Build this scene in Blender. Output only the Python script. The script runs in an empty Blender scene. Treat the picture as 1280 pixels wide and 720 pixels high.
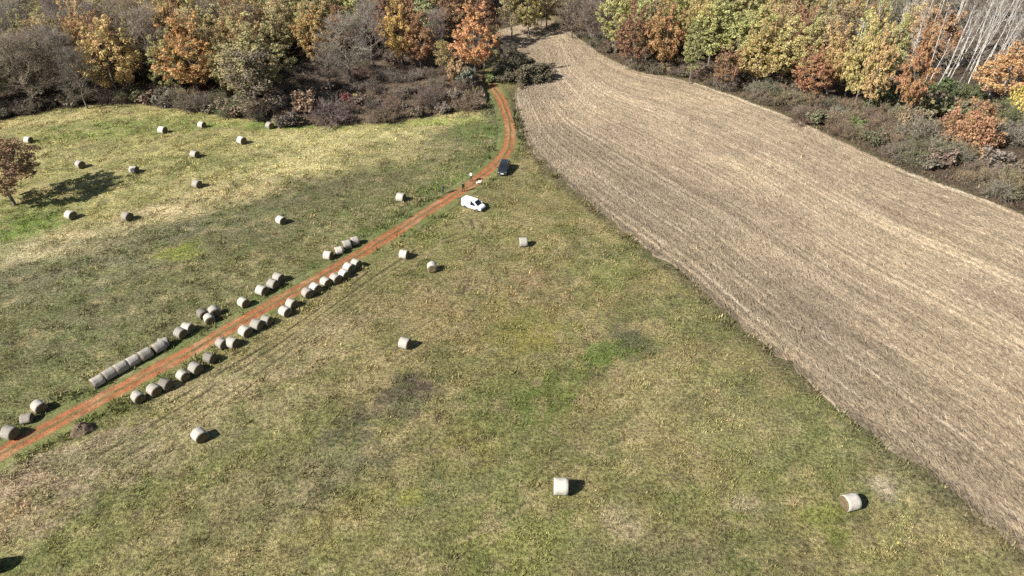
import bpy, math, random
import numpy as np
from mathutils import Vector, Matrix
R_ = math.radians
S = bpy.context.scene
COL = S.collection
rng = np.random.default_rng(7)
random.seed(11)

# ------------------------------------------------------------------ camera
CAMH, PITCH, FPX = 54.0, R_(34.0), 914.0
cam_d = bpy.data.cameras.new('camera')
cam_d.sensor_width = 36.0
cam_d.lens = 36.0 * FPX / 1280.0
cam_d.clip_end = 6000
cam_d.clip_start = 0.5
cam = bpy.data.objects.new('camera', cam_d)
COL.objects.link(cam)
cam.location = (0, 0, CAMH)
cam.rotation_euler = (math.pi / 2 - PITCH, 0, 0)
S.camera = cam

# ------------------------------------------------------------------ noise
def _hash(ix, iy, seed):
    h = (ix.astype(np.int64) * 374761393 + iy.astype(np.int64) * 668265263 + seed * 1442695041) & 0xffffffff
    h = ((h ^ (h >> 13)) * 1274126177) & 0xffffffff
    return ((h ^ (h >> 16)) & 0xffff) / 65535.0
def vnoise(x, y, seed=0):
    x = np.asarray(x, float); y = np.asarray(y, float)
    ix = np.floor(x); iy = np.floor(y)
    fx = x - ix; fy = y - iy
    fx = fx * fx * (3 - 2 * fx); fy = fy * fy * (3 - 2 * fy)
    a = _hash(ix, iy, seed); b = _hash(ix + 1, iy, seed)
    c = _hash(ix, iy + 1, seed); d = _hash(ix + 1, iy + 1, seed)
    return (a * (1 - fx) + b * fx) * (1 - fy) + (c * (1 - fx) + d * fx) * fy
def fbm(x, y, scale, seed=0, oct=4):
    x = np.asarray(x, float) / scale; y = np.asarray(y, float) / scale
    t = 0; a = .5; s = 0
    for o in range(oct):
        t = t + a * vnoise(x + 17.3 * o, y - 9.1 * o, seed + o); s += a
        x = x * 2.03; y = y * 2.03; a *= .5
    return t / s
def sstep(a, b, x):
    t = np.clip((np.asarray(x, float) - a) / (b - a), 0, 1)
    return t * t * (3 - 2 * t)
def inpoly(x, y, poly):
    x = np.asarray(x, float); y = np.asarray(y, float)
    r = np.zeros(x.shape, bool)
    n = len(poly)
    for i in range(n):
        x0, y0 = poly[i]; x1, y1 = poly[(i + 1) % n]
        if y0 == y1: continue
        c = ((y0 > y) != (y1 > y)) & (x < (x1 - x0) * (y - y0) / (y1 - y0) + x0)
        r ^= c
    return r
def linedist(x, y, line):
    x = np.asarray(x, float); y = np.asarray(y, float)
    d = np.full(x.shape, 1e9)
    for (x0, y0), (x1, y1) in zip(line[:-1], line[1:]):
        dx, dy = x1 - x0, y1 - y0
        L = dx * dx + dy * dy + 1e-9
        t = np.clip(((x - x0) * dx + (y - y0) * dy) / L, 0, 1)
        d = np.minimum(d, np.hypot(x - x0 - t * dx, y - y0 - t * dy))
    return d
def sdpoly(x, y, poly):          # positive inside
    d = linedist(x, y, list(poly) + [poly[0]])
    return np.where(inpoly(x, y, poly), d, -d)

# ------------------------------------------------------------------ terrain
def flat_at(px, py, z=0.0):
    dx = px - 640; du = 360 - py
    dy = FPX * math.cos(PITCH) + du * math.sin(PITCH)
    dz = -FPX * math.sin(PITCH) + du * math.cos(PITCH)
    t = (z - CAMH) / dz
    return (dx * t, dy * t)
def P(lst, z=0.0): return [flat_at(a, b, z) for a, b in lst]

BANK = P([(340, 157), (420, 154), (480, 151), (540, 141), (605, 132), (609, 120), (604, 100), (540, 70), (380, 80), (330, 120)])
def height(x, y):
    x = np.asarray(x, float); y = np.asarray(y, float)
    h = 0.55 * np.sin(x / 23.0 + .6) * np.sin(y / 31.0 + 1.1) + 0.25 * np.sin(x / 11.0 + y / 17.0)
    h = h + 0.16 * (fbm(x, y, 5.0, 3, 3) - .5)
    sd = sdpoly(x, y, BANK) + (fbm(x, y, 2.0, 77, 2) - .5) * .9
    h = h + 1.05 * sstep(-.15, .35, sd)
    return h
def at(px, py, dz=0.0):
    z = 0.0
    for _ in range(6):
        x, y = flat_at(px, py, z + dz)
        z = float(height(x, y))
    return x, y, z
def PG(lst): return [at(a, b)[:2] for a, b in lst]

def smooth(pts, step=.5):
    pts = [Vector((p[0], p[1], 0)) for p in pts]
    pts = [pts[0] * 2 - pts[1]] + pts + [pts[-1] * 2 - pts[-2]]
    out = []
    for i in range(1, len(pts) - 2):
        a, b, c, d = pts[i - 1:i + 3]
        n = max(2, int((c - b).length / step))
        for k in range(n):
            t = k / n
            out.append(.5 * ((2 * b) + (c - a) * t + (2 * a - 5 * b + 4 * c - d) * t * t + (3 * b - a - 3 * c + d) * t ** 3))
    out.append(pts[-2])
    return [(p.x, p.y) for p in out]

TRACK = smooth(PG([(-90, 622), (0, 569), (60, 536), (130, 497), (250, 432), (350, 375), (440, 324), (500, 286), (560, 249), (592, 228), (618, 207), (633, 187), (637, 165), (633, 142), (624, 122), (611, 104), (602, 94)]), .35)
TRACK_C = TRACK[::8]
FL = PG([(1420, 800), (1280, 690), (1200, 627), (1100, 547), (1000, 470), (920, 405), (850, 340), (760, 275), (700, 225), (662, 185), (648, 150), (642, 120), (650, 102), (672, 96), (668, 75), (640, 66), (620, 48), (622, 38)])
FR = PG([(1600, 430), (1430, 340), (1280, 268), (1200, 238), (1120, 209), (1060, 180), (1000, 151), (920, 120), (860, 101), (800, 90), (775, 80), (750, 68), (738, 58), (722, 47), (712, 38), (703, 30), (692, 26), (680, 26)])
FIELD = FL + FR[::-1]
FARLEFT = PG([(-400, 380), (-20, 333), (100, 312), (180, 288), (260, 262), (330, 237), (430, 193), (520, 172), (600, 150), (606, 128), (400, 120), (-400, 120)])
SCRUB = BANK
CREST = PG([(-300, 372), (-20, 333), (100, 312), (180, 288), (260, 262), (330, 237), (430, 193), (520, 172), (600, 150)])
WOODL = PG([(-420, 190), (-150, 166), (0, 151), (60, 139), (100, 132), (180, 131), (280, 145), (360, 152), (420, 150), (480, 148), (603, 129), (600, 96), (612, 62), (612, 38), (680, 25), (690, 12)]) + [(14, 300), (-320, 300), (-320, 150)]
WOODR = PG([(690, 14), (704, 29), (724, 45), (760, 72), (790, 88), (860, 99), (920, 118), (1000, 149), (1060, 178), (1120, 207), (1200, 236), (1280, 266), (1430, 336), (1650, 430)]) + [(320, 90), (320, 300), (14, 300)]
LEFTOF = PG([(-400, 800), (-90, 622), (0, 569), (130, 497), (250, 432), (350, 375), (440, 324), (560, 249), (592, 228), (618, 207), (636, 175), (633, 142), (611, 104)]) + [(-200, 170), (-300, 60)]

# big patches of differently grown grass: (px, py, rx m, ry m, rotation, colour, strength)
PATCH = [
 (330, 470, 9, 2.6, 40, (.235, .185, .115), .6), (400, 420, 8, 2.4, 42, (.225, .18, .105), .6), (560, 360, 6, 4, 30, (.225, .18, .10), .5), (100, 580, 7, 3, 35, (.235, .185, .125), .6), (200, 560, 7, 3, 35, (.21, .175, .105), .5), (1140, 620, 6, 3, -40, (.15, .14, .075), .4), (830, 330, 5, 2, -38, (.10, .105, .05), .5), (560, 600, 9, 3, 40, (.12, .125, .06), .5), (380, 600, 8, 4, 30, (.115, .112, .06), .5), (430, 590, 6, 3, 35, (.105, .10, .06), .55),
 (760, 447, 4.5, 2.2, 25, (.085, .125, .03), .8), (690, 480, 3.8, 3.2, 40, (.10, .125, .03), .6), (655, 510, 2.6, 2.0, 10, (.09, .12, .03), .6),
 (785, 425, 1.8, 3.2, 20, (.075, .07, .055), .8), (490, 505, 4.8, 2.9, 30, (.085, .075, .055), .85), (440, 535, 3.5, 2.0, 30, (.085, .078, .052), .7),
 (520, 480, 2.0, 1.5, 0, (.07, .055, .045), .7), (660, 415, 4.2, 3.2, 0, (.185, .165, .04), .55), (640, 400, 8, 6, 30, (.17, .15, .05), .4),
 (560, 395, 6, 5, 20, (.22, .165, .085), .55), (680, 355, 5.5, 3.5, 10, (.19, .13, .08), .55), (720, 385, 4, 2.5, 0, (.20, .15, .08), .35),
 (220, 316, 3.0, 2.3, 10, (.17, .19, .035), .75), (590, 560, 4.5, 2.8, 20, (.175, .15, .05), .4), (455, 640, 5, 3, 30, (.17, .145, .05), .35),
 (520, 625, 1.3, 1.0, 0, (.18, .18, .04), .6), (1030, 650, 3.0, 2.0, 40, (.12, .14, .03), .6), (915, 655, 1.7, 1.3, 0, (.11, .14, .03), .6),
 (775, 645, 1.5, 2.2, 10, (.33, .26, .19), .65), (1108, 605, 1.4, 1.0, 0, (.32, .26, .20), .6), (940, 630, 2, 1.2, 0, (.24, .2, .14), .5),
 (60, 600, 7, 4.5, 20, (.225, .182, .125), .65), (20, 640, 4, 4.0, 0, (.24, .175, .125), .5), (6, 648, 1.4, 1.4, 0, (.27, .16, .11), .5),
 (300, 620, 8, 4, 30, (.155, .135, .07), .5), (330, 520, 7, 3, 35, (.21, .175, .10), .5), (250, 480, 9, 1.6, 36, (.22, .18, .11), .5),
 (880, 470, 9, 6, 20, (.165, .145, .07), .4), (960, 530, 9, 5, -30, (.155, .15, .07), .5), (1100, 560, 6, 3, -40, (.145, .15, .07), .5),
 (750, 310, 5, 3, -35, (.12, .115, .055), .55), (860, 395, 6, 3, -35, (.13, .135, .06), .5), (660, 230, 5, 5, -40, (.14, .135, .06), .5),
 (700, 275, 4, 4, -35, (.13, .12, .05), .5), (620, 275, 7, 3, 10, (.21, .18, .09), .5), (700, 640, 9, 4, 20, (.17, .15, .06), .4),
 (820, 700, 6, 3, 10, (.145, .125, .075), .5), (640, 690, 5, 3, 20, (.14, .15, .04), .4),
 (150, 160, 16, 5, 5, (.15, .185, .055), .6), (20, 290, 5, 6, 0, (.11, .17, .035), .8), (40, 260, 9, 4, 5, (.13, .16, .05), .5),
 (300, 240, 8, 4, 20, (.30, .25, .13), .8), (220, 262, 8, 3, 12, (.33, .27, .16), .85), (120, 295, 10, 3, 10, (.30, .25, .15), .8), (30, 318, 9, 3, 8, (.27, .24, .15), .7),
 (380, 205, 14, 6, 18, (.33, .29, .14), .8), (425, 172, 16, 4, 5, (.33, .30, .14), .75), (480, 190, 11, 5, 10, (.28, .245, .12), .6), (130, 200, 12, 6, 0, (.27, .25, .11), .6),
 (240, 210, 10, 5, 0, (.165, .175, .065), .4), (350, 157, 12, 1.6, 0, (.12, .20, .04), .6), (545, 152, 9, 2.2, 8, (.20, .23, .06), .7), (590, 165, 5, 5, 0, (.12, .15, .05), .6),
 (530, 215, 9, 4, 20, (.115, .12, .05), .4), (430, 235, 9, 5, 15, (.115, .105, .06), .5), (330, 290, 9, 4, 15, (.10, .10, .055), .5), (120, 400, 9, 7, 20, (.10, .098, .06), .5),
 (60, 350, 12, 4, 10, (.135, .13, .085), .5), (370, 320, 9, 4, 25, (.145, .13, .06), .5), (250, 380, 8, 4, 30, (.13, .125, .06), .4), (200, 290, 10, 2.2, 14, (.10, .10, .07), .5),
 (610, 165, 3, 4, 0, (.09, .13, .04), .5), (560, 230, 6, 1.5, 38, (.09, .135, .03), .6), (470, 290, 6, 1.4, 38, (.085, .13, .03), .6),
]
PATCH = [(at(p[0], p[1])[:2],) + p[2:] for p in PATCH]

def swath(x, y):      # faint windrow stripes left by mowing, roughly parallel to the track
    a = R_(54) + .10 * np.sin(x / 40.0)
    u = x * np.cos(a) + y * np.sin(a); v = -x * np.sin(a) + y * np.cos(a)
    return .6 * fbm(u / 11.0, v, 1.0, 501, 3) + .4 * fbm(u / 20.0, v, 3.2, 505, 2)
def base_color(x, y):
    x = np.asarray(x, float); y = np.asarray(y, float)
    n1 = fbm(x, y, 14, 21); n2 = fbm(x, y, 4.5, 31); n3 = fbm(x, y, 1.5, 41, 3); n4 = fbm(x, y, .7, 43, 2)
    def lay(c, col, m):
        m = np.clip(m, 0, 1)[..., None]
        return c * (1 - m) + np.array(col) * m
    c = np.zeros(x.shape + (3,)) + np.array((.168, .146, .066))
    c = lay(c, (.205, .168, .085), sstep(.50, .72, n1) * .55)
    c = lay(c, (.122, .135, .046), sstep(.56, .32, n1) * .75)
    left = sstep(-1, 1, sdpoly(x, y, LEFTOF))
    c = lay(c, (.118, .122, .058), left * .85)
    far = sstep(-1.6, 1.6, sdpoly(x, y, FARLEFT) + (n2 - .5) * 2.5)
    fc = np.zeros(x.shape + (3,)) + np.array((.235, .215, .09))
    fc = lay(fc, (.29, .255, .125), sstep(.45, .7, n1) * .7)
    c = c * (1 - far[..., None]) + fc * far[..., None]
    bd = linedist(x, y, CREST) * np.where(far > .5, 1, -1) + (n2 - .5) * 2
    fade = sstep(-22, -34, x)
    c = lay(c, (.335, .285, .165), sstep(-1.5, 1.2, bd) * sstep(10, 3, bd) * (.42 + .45 * fade))
    c = lay(c, (.105, .10, .066), sstep(.5, -1.5, bd) * sstep(-16, -4, bd) * .6)
    wx = (n2 - .5) * 4; wy = (fbm(x, y, 4.5, 57) - .5) * 4
    for (pc, rx, ry, rot, col, st) in PATCH:
        ca, sa = math.cos(R_(rot)), math.sin(R_(rot))
        dx = x + wx - pc[0]; dy = y + wy - pc[1]
        u = (dx * ca + dy * sa) / (rx * 1.15); v = (-dx * sa + dy * ca) / (ry * 1.15)
        q = np.sqrt(u * u + v * v)
        c = lay(c, col, sstep(1.3, .4, q + (n3 - .5) * .9 + (n4 - .5) * .9) * min(.92, st * 1.25))
    # speckle of straw, moss and bare soil at walking scale
    c = lay(c, (.27, .215, .125), sstep(.56, .74, n3) * .45)
    c = lay(c, (.085, .105, .035), sstep(.52, .36, fbm(x, y, 2.4, 61, 3)) * .4)
    c = lay(c, (.10, .08, .055), sstep(.63, .75, fbm(x, y, 1.1, 71, 3)) * .45)
    c = c * (0.80 + .4 * n2)[..., None] * np.array((1.57, 1.535, 1.33)) * (.80 + .40 * swath(x, y))[..., None]
    lum = c.mean(axis=-1, keepdims=True)
    c = c * .88 + lum * np.array((1.02, 1.0, .93)) * .12
    # greener rims by the track
    d = linedist(x, y, TRACK_C)
    c = lay(c, (.095, .125, .04), sstep(4.2, 1.6, d + (n2 - .5) * 3) * .55)
    # field verge, woods, scrub
    sdf = sdpoly(x, y, FIELD)
    c = lay(c, (.085, .075, .05), sstep(-2.6, -.1, sdf + (n3 - .5) * 2.6) * .6)
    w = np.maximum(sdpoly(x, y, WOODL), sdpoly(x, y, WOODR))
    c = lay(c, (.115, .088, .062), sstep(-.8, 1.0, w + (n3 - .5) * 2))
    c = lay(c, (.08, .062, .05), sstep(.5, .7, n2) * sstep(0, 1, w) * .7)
    s = sstep(-.6, .4, sdpoly(x, y, SCRUB))
    c = lay(c, (.17, .125, .09), s * (.55 + .45 * n3))
    return np.clip(c, .015, .6)

# ------------------------------------------------------------------ materials
def new_mat(name):
    m = bpy.data.materials.new(name); m.use_nodes = True
    nt = m.node_tree; nt.nodes.clear()
    out = nt.nodes.new('ShaderNodeOutputMaterial')
    return m, nt, out
def N(nt, t, **kw):
    n = nt.nodes.new(t)
    for k, v in kw.items(): setattr(n, k, v)
    return n
def principled(nt, out, rough=.8, spec=.2):
    b = N(nt, 'ShaderNodeBsdfPrincipled')
    b.inputs['Roughness'].default_value = rough
    b.inputs['Specular IOR Level'].default_value = spec
    nt.links.new(b.outputs[0], out.inputs[0])
    return b
def mathn(nt, op, a, b=None, c=None):
    n = N(nt, 'ShaderNodeMath', operation=op)
    for i, v in enumerate((a, b, c)):
        if v is None: continue
        if isinstance(v, (int, float)): n.inputs[i].default_value = v
        else: nt.links.new(v, n.inputs[i])
    return n.outputs[0]
def noise(nt, vec, scale, detail=4, rough=.6):
    n = N(nt, 'ShaderNodeTexNoise')
    n.inputs['Scale'].default_value = scale; n.inputs['Detail'].default_value = detail
    n.inputs['Roughness'].default_value = rough
    if vec is not None: nt.links.new(vec, n.inputs['Vector'])
    return n.outputs['Fac']
def mrange(nt, v, a, b, c, d):
    n = N(nt, 'ShaderNodeMapRange')
    nt.links.new(v, n.inputs[0])
    for i, q in enumerate((a, b, c, d)): n.inputs[i + 1].default_value = q
    return n.outputs[0]
def scale_color(nt, col, fac):
    n = N(nt, 'ShaderNodeVectorMath', operation='SCALE')
    nt.links.new(col, n.inputs[0])
    nt.links.new(fac, n.inputs['Scale'])
    return n.outputs[0]
def bump(nt, h, b, strength, dist):
    n = N(nt, 'ShaderNodeBump')
    n.inputs['Strength'].default_value = strength; n.inputs['Distance'].default_value = dist
    nt.links.new(h, n.inputs['Height']); nt.links.new(n.outputs[0], b.inputs['Normal'])

def ground_material(name, kind):
    m, nt, out = new_mat(name)
    b = principled(nt, out, .95, .05)
    a = N(nt, 'ShaderNodeAttribute', attribute_name='col')
    pos = N(nt, 'ShaderNodeNewGeometry').outputs['Position']
    if kind == 'field':
        r = N(nt, 'ShaderNodeAttribute', attribute_name='row').outputs['Vector']
        mp = N(nt, 'ShaderNodeMapping'); mp.inputs['Scale'].default_value = (1, .16, 1)
        nt.links.new(r, mp.inputs['Vector'])
        n1 = noise(nt, mp.outputs[0], 2.2, 4, .65)
        n2 = noise(nt, pos, 3.4, 5, .75)
        n3 = noise(nt, mp.outputs[0], .45, 3, .6)
        f = mathn(nt, 'MULTIPLY', mrange(nt, n1, .32, .68, .66, 1.3), mrange(nt, n2, .34, .66, .40, 1.55))
        f = mathn(nt, 'MULTIPLY', f, mrange(nt, n3, .35, .65, .96, 1.04))
        h = mathn(nt, 'ADD', n2, n1)
        bs = (.8, .25)
    elif kind == 'dirt':
        n1 = noise(nt, pos, 1.3, 5, .65); n2 = noise(nt, pos, 6, 4, .7)
        f = mathn(nt, 'MULTIPLY', mrange(nt, n1, .3, .7, .78, 1.2), mrange(nt, n2, .34, .66, .58, 1.38))
        h = n2; bs = (.6, .12)
    else:
        n1 = noise(nt, pos, 3.2, 6, .75); n2 = noise(nt, pos, 1.0, 4, .65); n3 = noise(nt, pos, 8.5, 3, .7)
        f = mathn(nt, 'MULTIPLY', mrange(nt, n1, .38, .64, .38, 1.62), mrange(nt, n2, .32, .68, .8, 1.2))
        f = mathn(nt, 'MULTIPLY', f, mrange(nt, n3, .35, .65, .8, 1.2))
        h = mathn(nt, 'ADD', n1, n3); bs = (.9, .3)
    nt.links.new(scale_color(nt, a.outputs['Color'], f), b.inputs['Base Color'])
    bump(nt, h, b, *bs)
    return m
M_GROUND = ground_material('meadow_ground', 'grass')
M_FIELD = ground_material('stubble_ground', 'field')
M_DIRT = ground_material('track_ground', 'dirt')

def blade_material(name, trans=.25):
    m, nt, out = new_mat(name)
    a = N(nt, 'ShaderNodeAttribute', attribute_name='col')
    d = N(nt, 'ShaderNodeBsdfDiffuse'); t = N(nt, 'ShaderNodeBsdfTranslucent'); mx = N(nt, 'ShaderNodeMixShader')
    mx.inputs[0].default_value = trans
    pos = N(nt, 'ShaderNodeNewGeometry').outputs['Position']
    f = mrange(nt, noise(nt, pos, 2.0, 3, .6), .3, .7, .85, 1.15)
    c = scale_color(nt, a.outputs['Color'], f)
    nt.links.new(c, d.inputs[0]); nt.links.new(c, t.inputs[0])
    nt.links.new(d.outputs[0], mx.inputs[1]); nt.links.new(t.outputs[0], mx.inputs[2])
    nt.links.new(mx.outputs[0], out.inputs[0])
    return m
M_BLADE = blade_material('grass_blades')
M_STRAW = blade_material('straw', .15)

def leaf_material():
    m, nt, out = new_mat('autumn_leaves')
    oi = N(nt, 'ShaderNodeObjectInfo')
    a = N(nt, 'ShaderNodeAttribute', attribute_name='var')
    sep = N(nt, 'ShaderNodeSeparateXYZ'); nt.links.new(a.outputs['Vector'], sep.inputs[0])
    hsv = N(nt, 'ShaderNodeHueSaturation')
    h = mathn(nt, 'ADD', mrange(nt, sep.outputs['Y'], 0, 1, .478, .522), mrange(nt, oi.outputs['Random'], 0, 1, -.008, .008))
    nt.links.new(h, hsv.inputs['Hue'])
    hsv.inputs['Saturation'].default_value = .86
    nt.links.new(mrange(nt, sep.outputs['X'], 0, 1, .55, 1.45), hsv.inputs['Value'])
    nt.links.new(oi.outputs['Color'], hsv.inputs['Color'])
    d = N(nt, 'ShaderNodeBsdfDiffuse'); t = N(nt, 'ShaderNodeBsdfTranslucent'); mx = N(nt, 'ShaderNodeMixShader')
    mx.inputs[0].default_value = .34
    nt.links.new(hsv.outputs[0], d.inputs[0]); nt.links.new(hsv.outputs[0], t.inputs[0])
    nt.links.new(d.outputs[0], mx.inputs[1]); nt.links.new(t.outputs[0], mx.inputs[2])
    nt.links.new(mx.outputs[0], out.inputs[0])
    return m
M_LEAF = leaf_material()
def bark_material():
    m, nt, out = new_mat('bark')
    b = principled(nt, out, .9, .1)
    oi = N(nt, 'ShaderNodeObjectInfo')
    pos = N(nt, 'ShaderNodeTexCoord').outputs['Object']
    mp = N(nt, 'ShaderNodeMapping'); mp.inputs['Scale'].default_value = (4, 4, 1.2)
    nt.links.new(pos, mp.inputs['Vector'])
    f = mrange(nt, noise(nt, mp.outputs[0], 1.5, 4, .7), .3, .7, .6, 1.3)
    nt.links.new(scale_color(nt, oi.outputs['Color'], f), b.inputs['Base Color'])
    return m
M_BARK = bark_material()

def plain(name, col, rough=.6, spec=.3, var=.12, scale=6.0, metal=0.0, coat=0.0):
    m, nt, out = new_mat(name)
    b = principled(nt, out, rough, spec)
    b.inputs['Metallic'].default_value = metal
    if coat: b.inputs['Coat Weight'].default_value = coat; b.inputs['Coat Roughness'].default_value = .08
    pos = N(nt, 'ShaderNodeTexCoord').outputs['Object']
    rgb = N(nt, 'ShaderNodeRGB'); rgb.outputs[0].default_value = (*col, 1)
    f = mrange(nt, noise(nt, pos, scale, 4, .6), .3, .7, 1 - var, 1 + var)
    nt.links.new(scale_color(nt, rgb.outputs[0], f), b.inputs['Base Color'])
    return m

# ------------------------------------------------------------------ mesh helpers
def np_mesh(name, v, f, mat, attrs=None, smooth_=False):
    me = bpy.data.meshes.new(name)
    v = np.asarray(v, np.float32); f = np.asarray(f, np.int32)
    k = f.shape[1]
    me.vertices.add(len(v)); me.vertices.foreach_set('co', v.ravel())
    me.loops.add(f.size); me.loops.foreach_set('vertex_index', f.ravel())
    me.polygons.add(len(f))
    me.polygons.foreach_set('loop_start', np.arange(0, f.size, k, dtype=np.int32))
    me.polygons.foreach_set('loop_total', np.full(len(f), k, np.int32))
    if smooth_: me.polygons.foreach_set('use_smooth', np.ones(len(f), bool))
    for an, data in (attrs or {}).items():
        data = np.asarray(data, np.float32)
        if an == 'col':
            a = me.attributes.new(an, 'FLOAT_COLOR', 'POINT')
            a.data.foreach_set('color', np.concatenate([data, np.ones((len(data), 1), np.float32)], 1).ravel())
        else:
            a = me.attributes.new(an, 'FLOAT_VECTOR', 'POINT')
            a.data.foreach_set('vector', data.ravel())
    if mat: me.materials.append(mat)
    me.update(calc_edges=True)
    me.validate()
    return me
def link(name, data, parent=None):
    o = bpy.data.objects.new(name, data); COL.objects.link(o)
    if parent: o.parent = parent
    return o
def props(o, label=None, cat=None, group=None, kind=None):
    if label: o['label'] = label
    if cat: o['category'] = cat
    if group: o['group'] = group
    if kind: o['kind'] = kind
    return o
def grid_faces(nx, ny):
    i = np.arange(nx - 1)[None, :] + (np.arange(ny - 1) * nx)[:, None]
    i = i.ravel()
    return np.stack([i, i + 1, i + nx + 1, i + nx], 1)
class Geo:
    def __init__(s): s.v = []; s.f = []; s.m = []
    def face(s, pts, mi=0):
        b = len(s.v); s.v += [tuple(p) for p in pts]; s.f.append(list(range(b, b + len(pts)))); s.m.append(mi)
    def tube(s, pts, rad, n=5, mi=0, cap=True):
        pts = [Vector(p) for p in pts]; b = len(s.v)
        for i, p in enumerate(pts):
            t = (pts[min(i + 1, len(pts) - 1)] - pts[max(i - 1, 0)]).normalized()
            u = t.orthogonal().normalized() if abs(t.z) < .9 else Vector((1, 0, 0)).cross(t).normalized()
            w = t.cross(u)
            for k in range(n):
                a = 2 * math.pi * k / n
                s.v.append(tuple(p + (u * math.cos(a) + w * math.sin(a)) * rad[i]))
        for i in range(len(pts) - 1):
            for k in range(n):
                s.f.append([b + i * n + k, b + i * n + (k + 1) % n, b + (i + 1) * n + (k + 1) % n, b + (i + 1) * n + k]); s.m.append(mi)
        if cap:
            s.f.append([b + k for k in range(n)][::-1]); s.m.append(mi)
            e = b + (len(pts) - 1) * n
            s.f.append([e + k for k in range(n)]); s.m.append(mi)
    def box(s, x0, x1, y0, y1, z0, z1, mi=0):
        b = len(s.v)
        for z in (z0, z1):
            s.v += [(x0, y0, z), (x1, y0, z), (x1, y1, z), (x0, y1, z)]
        for q in ((3, 2, 1, 0), (4, 5, 6, 7), (0, 1, 5, 4), (1, 2, 6, 5), (2, 3, 7, 6), (3, 0, 4, 7)):
            s.f.append([b + i for i in q]); s.m.append(mi)
    def mesh(s, name, mats, smooth_=False):
        me = bpy.data.meshes.new(name); me.from_pydata(s.v, [], s.f)
        for m in (mats if isinstance(mats, (list, tuple)) else [mats]): me.materials.append(m)
        me.polygons.foreach_set('material_index', s.m)
        if smooth_: me.polygons.foreach_set('use_smooth', [True] * len(s.f))
        me.update(); return me

# ------------------------------------------------------------------ ground sheet
def axis(lo, hi, step, far_lo, far_hi):
    core = np.arange(lo, hi + 1e-6, step)
    def ext(a, b):
        out = []; d = step; p = a; s = 1 if b > a else -1
        while (p - b) * s < 0:
            d *= 1.25; p += s * d; out.append(p)
        return out
    return np.array(ext(lo, far_lo)[::-1] + list(core) + ext(hi, far_hi))
gx = axis(-128, 92, .5, -2500, 2500); gy = axis(24, 178, .5, -2500, 3000)
X, Y = np.meshgrid(gx, gy)
X = X.ravel(); Y = Y.ravel()
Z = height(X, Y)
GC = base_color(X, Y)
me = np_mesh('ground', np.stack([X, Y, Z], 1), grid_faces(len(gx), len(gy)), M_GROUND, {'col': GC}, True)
props(link('ground', me), kind='structure')

# ------------------------------------------------------------------ strips that follow a line
def strip(name, line, half, nx, colour, mat, lift):
    ln = np.array(line); d = np.gradient(ln, axis=0); d /= np.linalg.norm(d, axis=1)[:, None]
    nrm = np.stack([d[:, 1], -d[:, 0]], 1)
    u = np.linspace(-half, half, nx)
    XY = ln[:, None, :] + nrm[:, None, :] * u[None, :, None]
    x = XY[..., 0].ravel(); y = XY[..., 1].ravel()
    uu = np.tile(u, len(ln)); vv = np.repeat(np.arange(len(ln)) * .35, nx)
    c, dz = colour(x, y, uu, vv)
    z = height(x, y) + lift + dz
    me = np_mesh(name, np.stack([x, y, z], 1), grid_faces(nx, len(ln)), mat, {'col': c}, True)
    return props(link(name, me), kind='structure')
def track_colour(x, y, u, v):
    c = base_color(x, y)
    wob = (fbm(x, y, 2.2, 91, 3) - .5)
    drift = (fbm(v, v * 0, 9, 95, 2) - .5) * .5
    wide = .84 + .05 * sstep(75, 40, y)
    uu = (u + drift) / wide
    r1 = np.abs(uu + .70 + wob * .35) + .22 * (fbm(v, v * 0 + 5, 6, 191, 3) - .45); r2 = np.abs(uu - .70 + wob * .35) + .22 * (fbm(v, v * 0 + 9, 6, 192, 3) - .45)
    r = np.minimum(r1, r2)
    rut = (.74 + .26 * sstep(.30, .5, fbm(x, y, 1.1, 99, 3))) * sstep(.62, .30, r + (fbm(x, y, .7, 93, 2) - .5) * .34)
    mid = sstep(.75, .3, np.abs(uu)) * (1 - rut)
    edge = sstep(1.9, 1.25, np.abs(uu) + wob * 1.2) * (1 - rut) * (.5 + .7 * sstep(.4, .6, fbm(x, y, 1.8, 94, 3)))
    dirt = np.array((.305, .12, .057)); pale = np.array((.33, .172, .092)); dark = np.array((.18, .068, .036))
    n = fbm(x, y, 3.0, 97, 3); n2 = fbm(x, y, .8, 98, 3)
    red = dirt * (1 - sstep(.47, .70, n)[:, None]) + pale * sstep(.47, .70, n)[:, None]
    red = red * (1 - (sstep(.52, .7, n2) * .6)[:, None]) + dark * (sstep(.52, .7, n2) * .6)[:, None]
    ridge = np.array((.165, .115, .055)) * (.65 + .7 * n2)[:, None]
    gm = (mid * (.60 + .35 * sstep(.4, .65, n)))[:, None]
    c = c * (1 - (edge * .6)[:, None]) + ridge * (edge * .6)[:, None]
    c = c * (1 - gm) + ridge * gm
    c = c * (1 - rut[:, None]) + red * rut[:, None]
    return c, mid * .05 - rut * .02 - sstep(1.6, 2.1, np.abs(u)) * .04
strip('dirt_track', TRACK, 2.2, 49, track_colour, M_DIRT, .05)

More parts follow.
